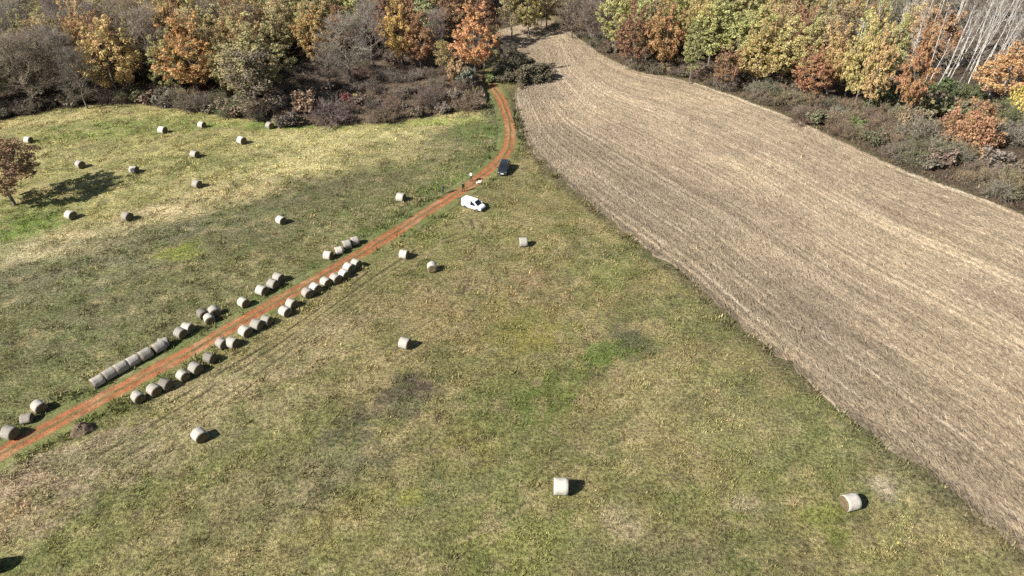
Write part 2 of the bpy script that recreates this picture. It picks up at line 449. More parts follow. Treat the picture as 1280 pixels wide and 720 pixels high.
def rut_colour(dark, pale):
    def f(x, y, u, v):
        c = base_color(x, y)
        wob = (fbm(x, y, 1.6, 191, 3) - .5) * .3
        gap = sstep(.18, .38, fbm(v, v * 0 + 3, 3.5, 195, 2))
        a = sstep(.30, .10, np.abs(u + wob)) * gap
        b = sstep(.34, .12, np.abs(u + wob - .5)) * gap
        c = c * (1 - (a * dark)[:, None]) + np.array((.07, .06, .035)) * (a * dark)[:, None]
        c = c * (1 - (b * pale)[:, None]) + np.array((.30, .25, .13)) * (b * pale)[:, None]
        return c, -a * .02
    return f
RUTS = [
    ([(120, 572), (200, 525), (300, 462), (380, 408), (450, 358), (520, 312)], .7, .5),
    ([(150, 575), (240, 522), (330, 462), (410, 403), (480, 352)], .5, .45),
    ([(210, 505), (280, 463), (350, 420), (420, 372), (462, 338)], .8, .3),
    ([(690, 597), (740, 568), (800, 534), (850, 505), (890, 482)], .22, .5),
    ([(676, 585), (730, 555), (790, 520), (840, 492)], .15, .4),
    ([(490, 705), (550, 680), (610, 655), (680, 615)], .35, .7),
    ([(470, 440), (540, 400), (575, 372), (588, 345)], .4, .4),
    ([(490, 452), (560, 412), (600, 380), (612, 350)], .35, .4),
    ([(550, 300), (572, 292), (580, 284), (576, 276)], .6, .5),
    ([(558, 304), (582, 296), (592, 285), (588, 274)], .55, .45),
    ([(566, 309), (592, 300), (604, 288), (600, 276)], .4, .4)]
RUTS = [(smooth(PG(a), .35), b, c) for a, b, c in RUTS]
for pts, dk, pl in RUTS:
    strip('wheel_rut', pts, .9, 21, rut_colour(dk, pl), M_GROUND, .03)

# ------------------------------------------------------------------ stubble field
def resample(line, n):
    ln = np.array(smooth(line, .5)); d = np.r_[0, np.cumsum(np.linalg.norm(np.diff(ln, axis=0), axis=1))]
    t = np.linspace(0, d[-1], n)
    return np.stack([np.interp(t, d, ln[:, 0]), np.interp(t, d, ln[:, 1])], 1)
# matched stations on both edges so that the rows run with the edges
def stations(edge, per):
    out = []
    for a, b in zip(edge[:-1], edge[1:]):
        for k in range(per): out.append((a[0] + (b[0] - a[0]) * k / per, a[1] + (b[1] - a[1]) * k / per))
    out.append(edge[-1]); return np.array(out)
def relax(a, n=60):
    a = a.copy()
    for _ in range(n): a[1:-1] = .25 * a[:-2] + .5 * a[1:-1] + .25 * a[2:]
    return a
PER = 22
EL = relax(stations(FL, PER), 40); ER = relax(stations(FR, PER), 40)
NT = 280
tt = np.linspace(0, 1, NT)
XY = EL[:, None, :] * (1 - tt)[None, :, None] + ER[:, None, :] * tt[None, :, None]
jag = (fbm(EL[:, 0], EL[:, 1], 1.6, 301, 3) - .5) * 2.6 + (fbm(EL[:, 0], EL[:, 1], 7, 302, 2) - .5) * 2.0
jagr = (fbm(ER[:, 0], ER[:, 1], 1.8, 305, 3) - .5) * 1.2
dvec = (ER - EL); wid = np.linalg.norm(dvec, axis=1); dvec = dvec / wid[:, None]
XY += dvec[:, None, :] * (jag[:, None] * np.exp(-tt[None, :] * 30) + jagr[:, None] * np.exp(-(1 - tt[None, :]) * 30))[..., None]
fx = XY[..., 0].ravel(); fy = XY[..., 1].ravel()
cl = np.r_[0, np.cumsum(np.linalg.norm(np.diff(XY.mean(1), axis=0), axis=1))]
T_ = np.tile(tt, len(EL)); V_ = np.repeat(cl, NT); W_ = np.repeat(wid, NT)
U_ = T_ * 62.0
def field_colour(x, y, t, u, v, w):
    n1 = fbm(x, y, 13, 311); n2 = fbm(x, y, 2.2, 315, 3)
    st = fbm(u * 1.0, v * .07, 1.3, 321, 4); st2 = fbm(u, v * .03, .6, 325, 3)
    c = np.zeros(x.shape + (3,)) + np.array((.345, .272, .198))
    c = c * (1 - sstep(.45, .72, n1)[:, None] * .5) + np.array((.40, .315, .215)) * sstep(.45, .72, n1)[:, None] * .5
    c = c * (1 - sstep(.55, .35, n1)[:, None] * .35) + np.array((.275, .215, .155)) * sstep(.55, .35, n1)[:, None] * .35
    near = sstep(.55, .03, t)
    c = c * (1.05 - .24 * near)[:, None]
    far = sstep(105, 150, y)
    c = c * (1 + .06 * far)[:, None]
    rows = fbm(u, v * .012, .45, 361, 2)
    c = c * (.91 + .18 * st)[:, None] * (.88 + .24 * st2)[:, None] * (.74 + .52 * rows)[:, None] * (.86 + .28 * fbm(u, v * .006, 1.7, 371, 2))[:, None]
    drill = np.sin(2 * np.pi * (u + .25 * fbm(u, v, 14, 381, 2)) / 1.55) * sstep(.25, .6, fbm(u, v * .05, 2.6, 385, 2))
    c = c * (1 + .15 * drill)[:, None]
    c = c * (.85 + .3 * n2)[:, None]
    br = sstep(.56, .70, fbm(u * .7, v * .1, 2.5, 341, 3)) * .25
    c = c * (1 - br)[:, None] + np.array((.22, .165, .12)) * br[:, None]
    # pale trails of straw left between the rows
    for tc, wdt, amp, a, b in ((.990, .006, .95, 0, 1e3), (.05, .004, .5, 0, 75), (.13, .004, .55, 20, 90), (.145, .003, .4, 20, 95), (.28, .004, .4, 60, 120), (.36, .003, .45, 40, 130), (.52, .004, .3, 90, 170), (.22, .003, .4, 95, 150), (.10, .004, .5, 105, 150), (.03, .006, .5, 118, 150), (.8, .005, .25, 30, 140)):
        q = sstep(wdt, wdt * .3, np.abs(t - tc + (fbm(v, v * 0 + tc * 90, 8, 331, 2) - .5) * .012)) * amp * sstep(.35, .55, fbm(v, v * 0 + tc * 70, 5, 335, 2))
        q = q * sstep(a - 6, a + 6, v) * sstep(b + 6, b - 6, v)
        c = c * (1 - q)[:, None] + np.array((.55, .46, .36)) * q[:, None]
    soil = sstep(.035, .0, t) * sstep(.40, .6, fbm(x, y, 3, 345, 3))
    c = c * (1 - soil * .7)[:, None] + np.array((.12, .095, .07)) * (soil * .7)[:, None]
    return np.clip(c * np.array((.95, .965, .935)), .03, .7)
FC = field_colour(fx, fy, T_, U_, V_, W_)
fz = height(fx, fy) + .07
fz = fz + .05 * (fbm(U_, V_ * .15, .9, 351, 2) - .5)
edge = np.minimum(T_, 1 - T_) * W_
fz = fz - .09 * sstep(.5, 0, edge)
ff = grid_faces(NT, len(EL))
me = np_mesh('stubble_field', np.stack([fx, fy, fz], 1), ff, M_FIELD, {'col': FC, 'row': np.stack([U_, V_, 0 * U_], 1)}, True)
props(link('stubble_field', me), kind='structure')

# straw lying on the field and short stubble tufts
def visible(x, y, mx=60, my=60):
    z = 0.0
    dy = y; dz = z - CAMH
    zc = dy * math.cos(PITCH) - dz * math.sin(PITCH)
    yc = dy * math.sin(PITCH) + dz * math.cos(PITCH)
    px = 640 + FPX * x / zc; py = 360 - FPX * yc / zc
    return (px > -mx) & (px < 1280 + mx) & (py > -my) & (py < 720 + my)
nS = 210000
si = rng.random(nS) * (len(EL) - 1); tj = rng.random(nS)
i0 = si.astype(int); fr = si - i0
def lerp(A): return A[i0] * (1 - fr)[:, None] + A[i0 + 1] * fr[:, None]
L0 = lerp(EL); R0 = lerp(ER)
sx = L0[:, 0] * (1 - tj) + R0[:, 0] * tj; sy = L0[:, 1] * (1 - tj) + R0[:, 1] * tj
segl = np.linalg.norm(np.diff(XY.mean(1), axis=0), axis=1)
ww = np.interp(si, np.arange(len(wid)), wid) * segl[i0]
keep = visible(sx, sy) & (rng.random(nS) < ww / np.percentile(ww, 88)) & (tj > .004) & (tj < .996)
dirv = (EL[i0 + 1] - EL[i0]) * (1 - tj)[:, None] + (ER[i0 + 1] - ER[i0]) * tj[:, None]
ang = np.arctan2(dirv[:, 1], dirv[:, 0])
sx, sy, ang = sx[keep], sy[keep], ang[keep]
ts, us, vs, wsd = tj[keep], tj[keep] * 62.0, np.interp(si[keep], np.arange(len(cl)), cl), np.interp(si[keep], np.arange(len(wid)), wid)
n = len(sx)
sc = field_colour(sx, sy, ts, us, vs, wsd) * (rng.uniform(.5, 1.5, n))[:, None]
ang = ang + rng.normal(0, .33, n)
ln_ = rng.uniform(.10, .34, n); wd_ = rng.uniform(.02, .06, n); tilt = np.abs(rng.normal(0, .35, n))
ca, sa = np.cos(ang), np.sin(ang)
bz = height(sx, sy) + .06
def quad_cloud(cx, cy, cz, ca, sa, ln_, wd_, dz):
    v = np.zeros((len(cx), 4, 3))
    for k, (a, b, h) in enumerate(((-1, -1, 0), (1, -1, 1), (1, 1, 1), (-1, 1, 0))):
        v[:, k, 0] = cx + ca * ln_ * a - sa * wd_ * b
        v[:, k, 1] = cy + sa * ln_ * a + ca * wd_ * b
        v[:, k, 2] = cz + h * dz
    return v.reshape(-1, 3), np.arange(len(cx) * 4).reshape(-1, 4)
v, f = quad_cloud(sx, sy, bz, ca, sa, ln_, wd_, .05 + ln_ * tilt * 1.1)
me = np_mesh('straw_litter', v, f, M_STRAW, {'col': np.repeat(np.clip(sc, .03, .75), 4, 0)})
props(link('straw_litter', me), 'broken straw and short stubble strewn over the harvested field', 'straw', kind='stuff')

# ------------------------------------------------------------------ meadow grass tufts
def tufts(name, x, y, hgt, col, blades, spread, wfac=.22, lean=.6):
    n = len(x)
    z = height(x, y)
    x = np.repeat(x, blades); y = np.repeat(y, blades); z = np.repeat(z, blades); h = np.repeat(hgt, blades)
    col = np.repeat(col * (.62 + .80 * rng.random(n) ** 1.1)[:, None], blades, 0)
    m = len(x)
    a = rng.random(m) * 2 * np.pi
    r = rng.random(m) * spread * h * 2.2
    bx = x + np.cos(a) * r; by = y + np.sin(a) * r
    b = a + rng.normal(0, .7, m)
    h = h * rng.uniform(.5, 1.15, m)
    w = h * wfac * rng.uniform(.6, 1.4, m)
    le = lean * h * rng.uniform(.2, 1.5, m)
    v = np.zeros((m, 3, 3))
    pa = b + np.pi / 2
    v[:, 0] = np.stack([bx + np.cos(pa) * w, by + np.sin(pa) * w, z - .03], 1)
    v[:, 1] = np.stack([bx - np.cos(pa) * w, by - np.sin(pa) * w, z - .03], 1)
    v[:, 2] = np.stack([bx + np.cos(b) * le, by + np.sin(b) * le, z + h], 1)
    c = col * rng.uniform(.72, 1.32, m)[:, None]
    return np_mesh(name, v.reshape(-1, 3), np.arange(m * 3).reshape(-1, 3), M_BLADE, {'col': np.repeat(np.clip(c, .01, .7), 3, 0)})
n0 = 330000
x = rng.uniform(-125, 60, n0); y = rng.uniform(28, 152, n0)
wood = np.maximum(sdpoly(x, y, WOODL), sdpoly(x, y, WOODR))
dtr = linedist(x, y, TRACK_C)
clump = .62 * fbm(x, y, 1.3, 401, 3) + .38 * swath(x, y); big = fbm(x, y, 6, 405, 3)
rutd = np.min([linedist(x, y, q[0][::4]) for q in RUTS], axis=0)
k = visible(x, y, 30, 30) & ((rutd > .42) | (rng.random(n0) < .45)) & (sdpoly(x, y, FIELD) < .9 * (fbm(x, y, 1.2, 431, 2) - .45) * 2) & (wood < .6) & (dtr > 1.12 + .6 * fbm(x, y, 1.6, 421, 2)) & (rng.random(n0) < .14 + 1.1 * sstep(.40, .60, clump)) & (rng.random(n0) < np.interp(y, [30, 70, 110, 150], [1, .9, .7, .5]))
x, y, clump, big, dtr = x[k], y[k], clump[k], big[k], dtr[k]
hh = .05 + .21 * sstep(.40, .68, clump) * rng.uniform(.5, 1.2, len(x)) + .05 * big
fe = sdpoly(x, y, FIELD)
hh = hh * (1 + 1.3 * sstep(-2.6, -.4, fe) * rng.random(len(x)))
hh = hh * np.interp(y, [35, 120], [.85, 1.25]) * (1 + .9 * sstep(5.5, 2.4, dtr) * rng.random(len(x)))
c = base_color(x, y)
straw = (rng.random(len(x)) < .14)[:, None]
c = np.where(straw, c * .5 + np.array((.25, .20, .11)) * .6, c) * 1.12
me = tufts('meadow_grass', x, y, hh, c, 5, .55)
props(link('meadow_grass', me), 'short tufted autumn grass covering the meadow on both sides of the track', 'grass', kind='stuff')
print('tufts', len(x))
# dry grass and brambles on the wood edges
n1_ = 60000
x = rng.uniform(-150, 110, n1_); y = rng.uniform(80, 225, n1_)
wl = sdpoly(x, y, WOODL); wr = sdpoly(x, y, WOODR); w = np.maximum(wl, wr)
k = (w > -.2) & (w < 16) & visible(x, y, 30, 60) & (linedist(x, y, TRACK_C) > 2.2) & (rng.random(n1_) < .9)
x, y = x[k], y[k]
pal = np.array([(.17, .125, .085), (.12, .09, .07), (.22, .17, .11), (.13, .085, .07), (.10, .10, .055)])
c = pal[rng.integers(0, 5, len(x))] * (.6 + .8 * fbm(x, y, 5, 411))[:, None]
hh = rng.uniform(.25, .85, len(x)) * (.5 + fbm(x, y, 4, 415))
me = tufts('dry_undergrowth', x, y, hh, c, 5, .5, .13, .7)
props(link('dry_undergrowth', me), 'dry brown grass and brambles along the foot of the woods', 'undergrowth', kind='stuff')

# ------------------------------------------------------------------ trees
def limb(base, d, L, n, up=.25, jit=.12):
    pts = [Vector(base)]; d = Vector(d).normalized()
    for i in range(n):
        d = (d + Vector((random.uniform(-jit, jit), random.uniform(-jit, jit), up / n + random.uniform(-jit, jit) * .5))).normalized()
        pts.append(pts[-1] + d * L / n)
    return pts
def along(pts, t):
    t = t * (len(pts) - 1); i = min(int(t), len(pts) - 2)
    return pts[i].lerp(pts[i + 1], t - i), (pts[i + 1] - pts[i]).normalized()
def rdir(d, spread):
    o = Vector((random.gauss(0, 1), random.gauss(0, 1), random.gauss(0, 1)))
    return (d + o.normalized() * spread).normalized()
def skeleton(H, R, z0, nl, tr, bend=.25, lf=.42):
    g = Geo(); limbs = []
    tp = [Vector((0, 0, -.3))]; n = 7
    for i in range(1, n + 1):
        z = H * .93 * i / n
        tp.append(Vector((tp[-1].x + random.uniform(-1, 1) * bend, tp[-1].y + random.uniform(-1, 1) * bend, z)))
    g.tube(tp, [tr * (1.25 if i == 0 else 1) * (1 - .9 * i / n) + .02 for i in range(n + 1)], 6)
    for i in range(nl):
        t = z0 / H + (1 - z0 / H) * ((i + random.random() * .6) / nl) * .92
        b, _ = along(tp, min(.97, t / .93))
        a = i * 2.4 + random.uniform(-.4, .4)
        q = (t - z0 / H) / (1 - z0 / H)
        env = R * (math.sin(math.pi * min(1, .28 + .72 * q)) ** .7) * random.uniform(.8, 1.1)
        el = .35 + .75 * q
        L = max(.8, env / math.cos(min(el, 1.1)) * .9)
        pts = limb(b, (math.cos(a) * math.cos(el), math.sin(a) * math.cos(el), math.sin(el)), L, 4, .35)
        r0 = tr * lf * (1 - .6 * q)
        g.tube(pts, [r0 * (1 - .82 * j / 4) + .012 for j in range(5)], 4, cap=False)
        limbs.append(pts)
    limbs.append(tp[4:])
    return g, limbs
def twig_mesh(name, limbs, ns, ntw, L1, L2, wid, var=True):
    V = []; VAR = []
    def blade(p, d, L, w):
        s = d.cross(Vector((random.gauss(0, 1), random.gauss(0, 1), random.gauss(0, 1)))).normalized() * w
        e = p + d * L + Vector((0, 0, .08 * L))
        V.extend([p - s, p + s, e]); q = (random.random(), random.random(), 0); VAR.extend([q, q, q])
    for pts in limbs:
        for i in range(ns):
            p, d = along(pts, random.uniform(.25, 1))
            d1 = rdir(d, .9); l1 = L1 * random.uniform(.5, 1.2)
            blade(p, d1, l1, wid * 1.4)
            for j in range(ntw):
                t = random.uniform(.2, 1)
                d2 = rdir(d1, .9)
                p2 = p + d1 * l1 * t; l2 = L2 * random.uniform(.4, 1.2)
                blade(p2, d2, l2, wid)
                blade(p2 + d2 * l2 * .5, rdir(d2, .9), l2 * .7, wid * .8)
    v = np.array([tuple(q) for q in V])
    return np_mesh(name, v, np.arange(len(v)).reshape(-1, 3), M_LEAF, {'var': np.array(VAR)})
def leaf_mesh(name, centers, rad, per, size, twigs=None):
    cs = np.array(centers); nc = len(cs)
    cen = cs.mean(0)
    pr = per * rng.uniform(.6, 1.3, nc)
    idx = np.repeat(np.arange(nc), pr.astype(int)); m = len(idx)
    off = rng.normal(0, 1, (m, 3)); off /= np.linalg.norm(off, axis=1)[:, None]
    rr = rad * rng.uniform(.6, 1.35, nc)
    off *= (rng.random(m) ** .45 * rr[idx])[:, None]; off[:, 2] *= .72
    p = cs[idx] + off
    nrm = rng.normal(0, 1, (m, 3)) * .75 + off / (rad + 1e-6) * .7 + np.array((0, 0, .45))
    nrm /= np.linalg.norm(nrm, axis=1)[:, None]
    t = np.cross(nrm, rng.normal(0, 1, (m, 3))); t /= np.linalg.norm(t, axis=1)[:, None] + 1e-9
    b = np.cross(nrm, t)
    s = size * rng.uniform(.55, 1.35, m)
    v = np.zeros((m, 4, 3))
    for k_, (a_, c_) in enumerate(((-1, -.25), (.1, -.75), (1, .2), (-.15, .8))):
        v[:, k_] = p + t * (s * a_)[:, None] + b * (s * c_)[:, None]
    cv = rng.random(nc)[idx]; ch = rng.random(nc)[idx]
    var = np.stack([np.clip(cv * .55 + rng.random(m) * .45, 0, 1), np.clip(ch * .65 + rng.random(m) * .35, 0, 1), np.zeros(m)], 1)
    return np_mesh(name, v.reshape(-1, 3), np.arange(m * 4).reshape(-1, 4), M_LEAF, {'var': np.repeat(var, 4, 0)})
def crown_centers(R, zc, hz, n, limbs, tall=False):
    c = []
    for l in limbs:
        for t in (.55, .8, 1.0):
            if random.random() < .85: c.append(tuple(along(l, t)[0]))
    lob = [(random.uniform(0, 6.28), random.uniform(-.7, .9), random.uniform(.1, .28)) for _ in range(7)]
    while len(c) < n:
        u = random.uniform(-1, 1); a = random.uniform(0, 2 * math.pi); r = random.uniform(.62, 1.0)
        k_ = math.sqrt(1 - u * u)
        bul = .84 + sum(A * max(0, math.cos(a - p0)) * max(0, 1 - abs(u - z0) * 1.6) for p0, z0, A in lob)
        if u < -.5 and random.random() < .3: continue
        taper = 1 - .25 * max(0, u) if tall else 1
        c.append((R * k_ * r * bul * math.cos(a) * taper, R * k_ * r * bul * math.sin(a) * taper, zc + hz * u * r * (1 if u > 0 else .9) * min(1.1, bul)))
    return c
KIND = {}
def mk_bigbush(i):
    g = Geo(); lim = []
    for j in range(14):
        a = j * 2.4; el = random.uniform(.35, 1.4)
        p = limb((math.cos(a) * .4, math.sin(a) * .4, -.2), (math.cos(a) * math.cos(el), math.sin(a) * math.cos(el), math.sin(el)), random.uniform(3.0, 4.6), 4, .2)
        g.tube(p, [.11, .08, .06, .04, .02], 4, cap=False); lim.append(p)
    c = []
    for l in lim:
        for t in (.5, .7, .85, 1.0): c.append(tuple(along(l, t)[0]))
    while len(c) < 150:
        u = random.uniform(0, 1); a = random.uniform(0, 6.283); rr = random.uniform(.6, 1.0) * (1 + .12 * math.sin(3 * a + i) + .10 * math.sin(5 * a + 2 * i))
        k_ = math.sqrt(1 - u * u)
        c.append((5 * k_ * rr * math.cos(a), 5 * k_ * rr * math.sin(a), .5 + 4.4 * u * rr))
    return g.mesh('thicket_stems', M_BARK), leaf_mesh('thicket_foliage', c, .8, 75, .14)
def kind(name, n, H, R, mk):
    KIND[name] = [mk(i) + (H, R) for i in range(n)]
def mk_broad(i):
    g, lim = skeleton(14, 5.2, 2.2, 16, .24)
    c = crown_centers(5.4, 7.5, 6.2, 210, lim)
    return g.mesh('broad_trunk', M_BARK), leaf_mesh('broad_crown', c, .72, 52, .175)
def mk_tall(i):
    g, lim = skeleton(16, 3.2, 4.0, 16, .17, .18)
    c = crown_centers(3.0, 9.0, 6.9, 150, lim, True)
    return g.mesh('tall_trunk', M_BARK), leaf_mesh('tall_crown', c, .62, 44, .155)
def mk_thin(i):
    g, lim = skeleton(14, 4.4, 3.0, 20, .20)
    c = []
    for l in lim:
        for t in (.4, .6, .75, .9, 1.0): c.append(tuple(along(l, t)[0] + Vector((random.uniform(-.5, .5), random.uniform(-.5, .5), random.uniform(-.4, .4)))))
    return g.mesh('thin_trunk', M_BARK), leaf_mesh('thin_crown', c, 1.15, 50, .16)
def mk_bare(i):
    g, lim = skeleton(14, 4.3, 2.4, 24, .20)
    return g.mesh('bare_trunk', M_BARK), twig_mesh('bare_crown', lim, 18, 7, 1.9, .95, .026)
def mk_birch(i):
    g, lim = skeleton(18, 1.9, 7.0, 18, .125, .10, .20)
    return g.mesh('birch_trunk', M_BARK), twig_mesh('birch_crown', lim, 6, 4, 1.0, .7, .016)
def mk_bush(i):
    g = Geo(); c = []; lim = []
    for j in range(11):
        a = j * 2.4; el = random.uniform(.5, 1.4)
        p = limb((math.cos(a) * .2, math.sin(a) * .2, -.1), (math.cos(a) * math.cos(el), math.sin(a) * math.cos(el), math.sin(el)), random.uniform(1.3, 2.2), 3, .2)
        g.tube(p, [.05, .04, .03, .012], 3, cap=False); lim.append(p)
    for l in lim:
        for t in (.45, .7, .9, 1.0): c.append(tuple(along(l, t)[0] + Vector((random.uniform(-.3, .3), random.uniform(-.3, .3), 0))))
    return g.mesh('bush_stems', M_BARK), leaf_mesh('bush_foliage', c, .5, 34, .15)
def mk_twigbush(i):
    g = Geo(); lim = []
    for j in range(16):
        a = j * 2.4; el = random.uniform(.35, 1.45)
        p = limb((math.cos(a) * .25, math.sin(a) * .25, -.1), (math.cos(a) * math.cos(el), math.sin(a) * math.cos(el), math.sin(el)), random.uniform(1.2, 2.2), 3, .1)
        g.tube(p, [.04, .03, .022, .01], 3, cap=False); lim.append(p)
    return g.mesh('scrub_stems', M_BARK), twig_mesh('scrub_twigs', lim, 15, 5, .85, .5, .022)
kind('broad', 4, 14, 5.4, mk_broad); kind('tall', 3, 16, 3.3, mk_tall); kind('thin', 3, 14, 4.4, mk_thin)
kind('bare', 4, 14, 4.3, mk_bare); kind('birch', 3, 18, 1.9, mk_birch); kind('bigbush', 3, 5.4, 5.2, mk_bigbush); kind('bush', 4, 2.1, 1.9, mk_bush); kind('twigbush', 4, 2.1, 1.9, mk_twigbush)

BARKC = (.16, .135, .115)
def plant(name, kd, x, y, H, R, col, label, cat, group=None, bark=BARKC, tilt=(0, 0), seed=None, sink=.0):
    tm, cm, h0, r0 = KIND[kd][random.randrange(len(KIND[kd])) if seed is None else seed]
    root = bpy.data.objects.new(name, None); COL.objects.link(root)
    root.empty_display_size = .3
    root.location = (x, y, float(height(x, y)) - sink)
    s = R / r0; sz = H / h0
    root.scale = (s, s, sz)
    root.rotation_euler = (R_(tilt[0]), R_(tilt[1]), random.uniform(0, 6.28) if tilt == (0, 0) else random.uniform(-.3, .3))
    props(root, label, cat, group)
    bush = kd in ('bush', 'twigbush', 'bigbush')
    t = link('stems' if bush else 'trunk', tm, root); t.color = (*bark, 1)
    c = link('foliage' if kd in ('bush', 'bigbush') else 'twigs' if kd == 'twigbush' else 'crown', cm, root)
    j = [random.uniform(.92, 1.08) for _ in range(3)]; bri = random.uniform(.9, 1.12)
    c.color = (*[min(.6, a * (1 + (b - 1) * .6) * bri) for a, b in zip(col, j)], 1)
    return root

GOLD = (.48, .35, .135); ORANGE = (.50, .29, .11); RUST = (.34, .20, .10); YG = (.45, .43, .15); OLIVE = (.36, .315, .14)
TAN = (.43, .335, .165); GREEN = (.18, .22, .09); TWIG = (.30, .255, .205); TWIGB = (.28, .22, .165); BRIGHT = (.58, .40, .11)
PALEG = (.39, .40, .19); DKTWIG = (.20, .18, .145); WHITEB = (.53, .50, .45)
heroes = []
def hero(name, kd, px, py, H, R, col, label, frac=.58, cat='tree', **kw):
    x, y, z = at(px, py, H * frac)
    heroes.append((x, y, R))
    return plant(name, kd, x, y, H, R, col, label, cat, **kw)
# --- left wood, near rows
hero('oak_tree', 'broad', 133, 72, 15, 6.2, GOLD, 'broad golden oak at the meadow edge, right of the grey bare corner thicket')
hero('oak_tree', 'broad', 236, 68, 16, 6.6, (0.445, 0.275, 0.093), 'tall rounded ochre oak left of the wide olive one on the wood edge')
hero('oak_tree', 'broad', 310, 78, 16, 7.6, OLIVE, 'widest olive oak, half bare below, casting deep shade to its right')
hero('oak_tree', 'thin', 318, 105, 12, 6.2, (0.254, 0.206, 0.133), 'thinning grey-olive tree under the widest olive oak')
hero('bare_tree', 'bare', 25, 88, 14, 6.2, TWIGB, 'bare brown tree in the corner thicket nearest the left picture edge')
hero('bare_tree', 'bare', 68, 80, 14, 5.4, TWIG, 'bare grey tree in the middle of the corner thicket above the meadow')
hero('bare_tree', 'bare', 97, 98, 11, 4.4, DKTWIG, 'dark bare tree beside the left flank of the broad golden oak')
hero('bare_tree', 'bare', 20, 50, 15, 5.0, TWIG, 'tall bare grey tree behind the corner thicket at the left edge')
hero('bare_tree', 'bare', 183, 58, 15, 5.0, TWIG, 'bare grey tree between the broad golden oak and the ochre oak')
hero('maple_tree', 'broad', 22, 14, 15, 4.6, (0.398, 0.337, 0.107), 'yellow-olive crown at the upper left corner behind bare trees')
hero('maple_tree', 'thin', 60, 30, 14, 4.2, OLIVE, 'thin olive tree behind the bare corner thicket')
hero('oak_tree', 'broad', 96, 28, 14, 4.0, TAN, 'small tan round crown above and left of the broad golden oak')
hero('oak_tree', 'broad', 172, 12, 15, 5.0, GOLD, 'golden crown on the top picture edge above the broad golden oak')
hero('maple_tree', 'broad', 268, 8, 14, 3.6, (0.389, 0.166, 0.087), 'red-brown crown on the top picture edge behind the ochre oak')
hero('oak_tree', 'broad', 298, 26, 14, 4.2, (0.395, 0.237, 0.140), 'pinkish tan crown behind the wide olive oak')
hero('oak_tree', 'broad', 324, 12, 14, 3.6, RUST, 'rust crown behind the wide olive oak near the top edge')
hero('oak_tree', 'broad', 350, 34, 11, 3.6, TAN, 'light tan crown standing over the dark hollow')
hero('oak_tree', 'broad', 392, 40, 14, 4.4, (0.447, 0.289, 0.107), 'lone golden crown right of the dark hollow in the left wood')
hero('oak_tree', 'broad', 386, 12, 14, 4.2, OLIVE, 'olive crown behind the lone golden crown by the dark hollow')
hero('bare_tree', 'bare', 432, 60, 13, 5.6, TWIG, 'wide bare grey tree above the brown scrub slope')
hero('bare_tree', 'bare', 410, 85, 9, 4.2, TWIGB, 'low bare brown tree at the right rim of the dark hollow')
hero('bare_tree', 'bare', 462, 42, 14, 5.0, TWIG, 'bare grey tree just left of the bright yellow tree')
hero('maple_tree', 'broad', 499, 42, 14, 4.0, BRIGHT, 'bright yellow-orange tree in front of bare grey trees')
hero('oak_tree', 'broad', 524, 50, 12, 3.6, (0.339, 0.181, 0.075), 'rust-brown tree touching the right side of the bright yellow tree')
hero('oak_tree', 'broad', 478, 25, 14, 3.4, (0.354, 0.204, 0.107), 'small brown crown behind the bright yellow tree on its left')
hero('poplar_tree', 'tall', 532, 20, 16, 3.6, PALEG, 'pale green tree between the bright yellow and dark rust trees')
hero('oak_tree', 'broad', 564, 16, 16, 5.2, RUST, 'large dark rust oak behind the orange tree by the track')
hero('maple_tree', 'broad', 593, 48, 15, 4.9, (0.598, 0.309, 0.115), 'tall bright orange tree standing where the track enters the wood')
hero('maple_tree', 'broad', 604, 22, 14, 3.8, (0.261, 0.134, 0.076), 'dark red-brown crown just behind the tall bright orange tree')
hero('bare_tree', 'bare', 545, 45, 11, 3.8, TWIG, 'bare grey tree left of the tall bright orange tree')
hero('hawthorn_tree', 'thin', 556, 72, 7, 2.6, (0.369, 0.260, 0.102), 'small olive-orange tree at the left foot of the orange tree')
hero('hawthorn_tree', 'bush', 570, 88, 5, 2.5, (0.395, 0.262, 0.116), 'low tan bush in front of the tall orange tree', cat='bush')
hero('oak_tree', 'thin', 640, 10, 13, 4.4, OLIVE, 'olive tree at the far end of the stubble field, left part')
hero('poplar_tree', 'broad', 662, 10, 13, 4.0, (0.397, 0.325, 0.106), 'yellow-olive tree at the far end of the stubble field')
hero('bare_tree', 'bare', 604, 66, 8, 3.0, DKTWIG, 'dark bare tree right behind the tall orange tree')
hero('bare_tree', 'bare', 716, 20, 10, 5.0, TWIGB, 'bare brown tree at the upper right corner of the stubble field')
hero('bare_tree', 'bare', 740, 30, 10, 4.2, TWIGB, 'bare brown tree left of the yellow-green tree on the right wood edge')
hero('oak_tree', 'broad', 684, 2, 12, 4.0, OLIVE, 'olive tree closing the narrow end of the stubble field, beside bare brown trees')
hero('oak_tree', 'broad', 700, 0, 12, 3.8, TAN, 'tan tree closing the narrow end of the stubble field')
hero('bare_tree', 'bare', 676, -4, 14, 4.4, TWIGB, 'bare brown tree behind the narrow end of the stubble field')
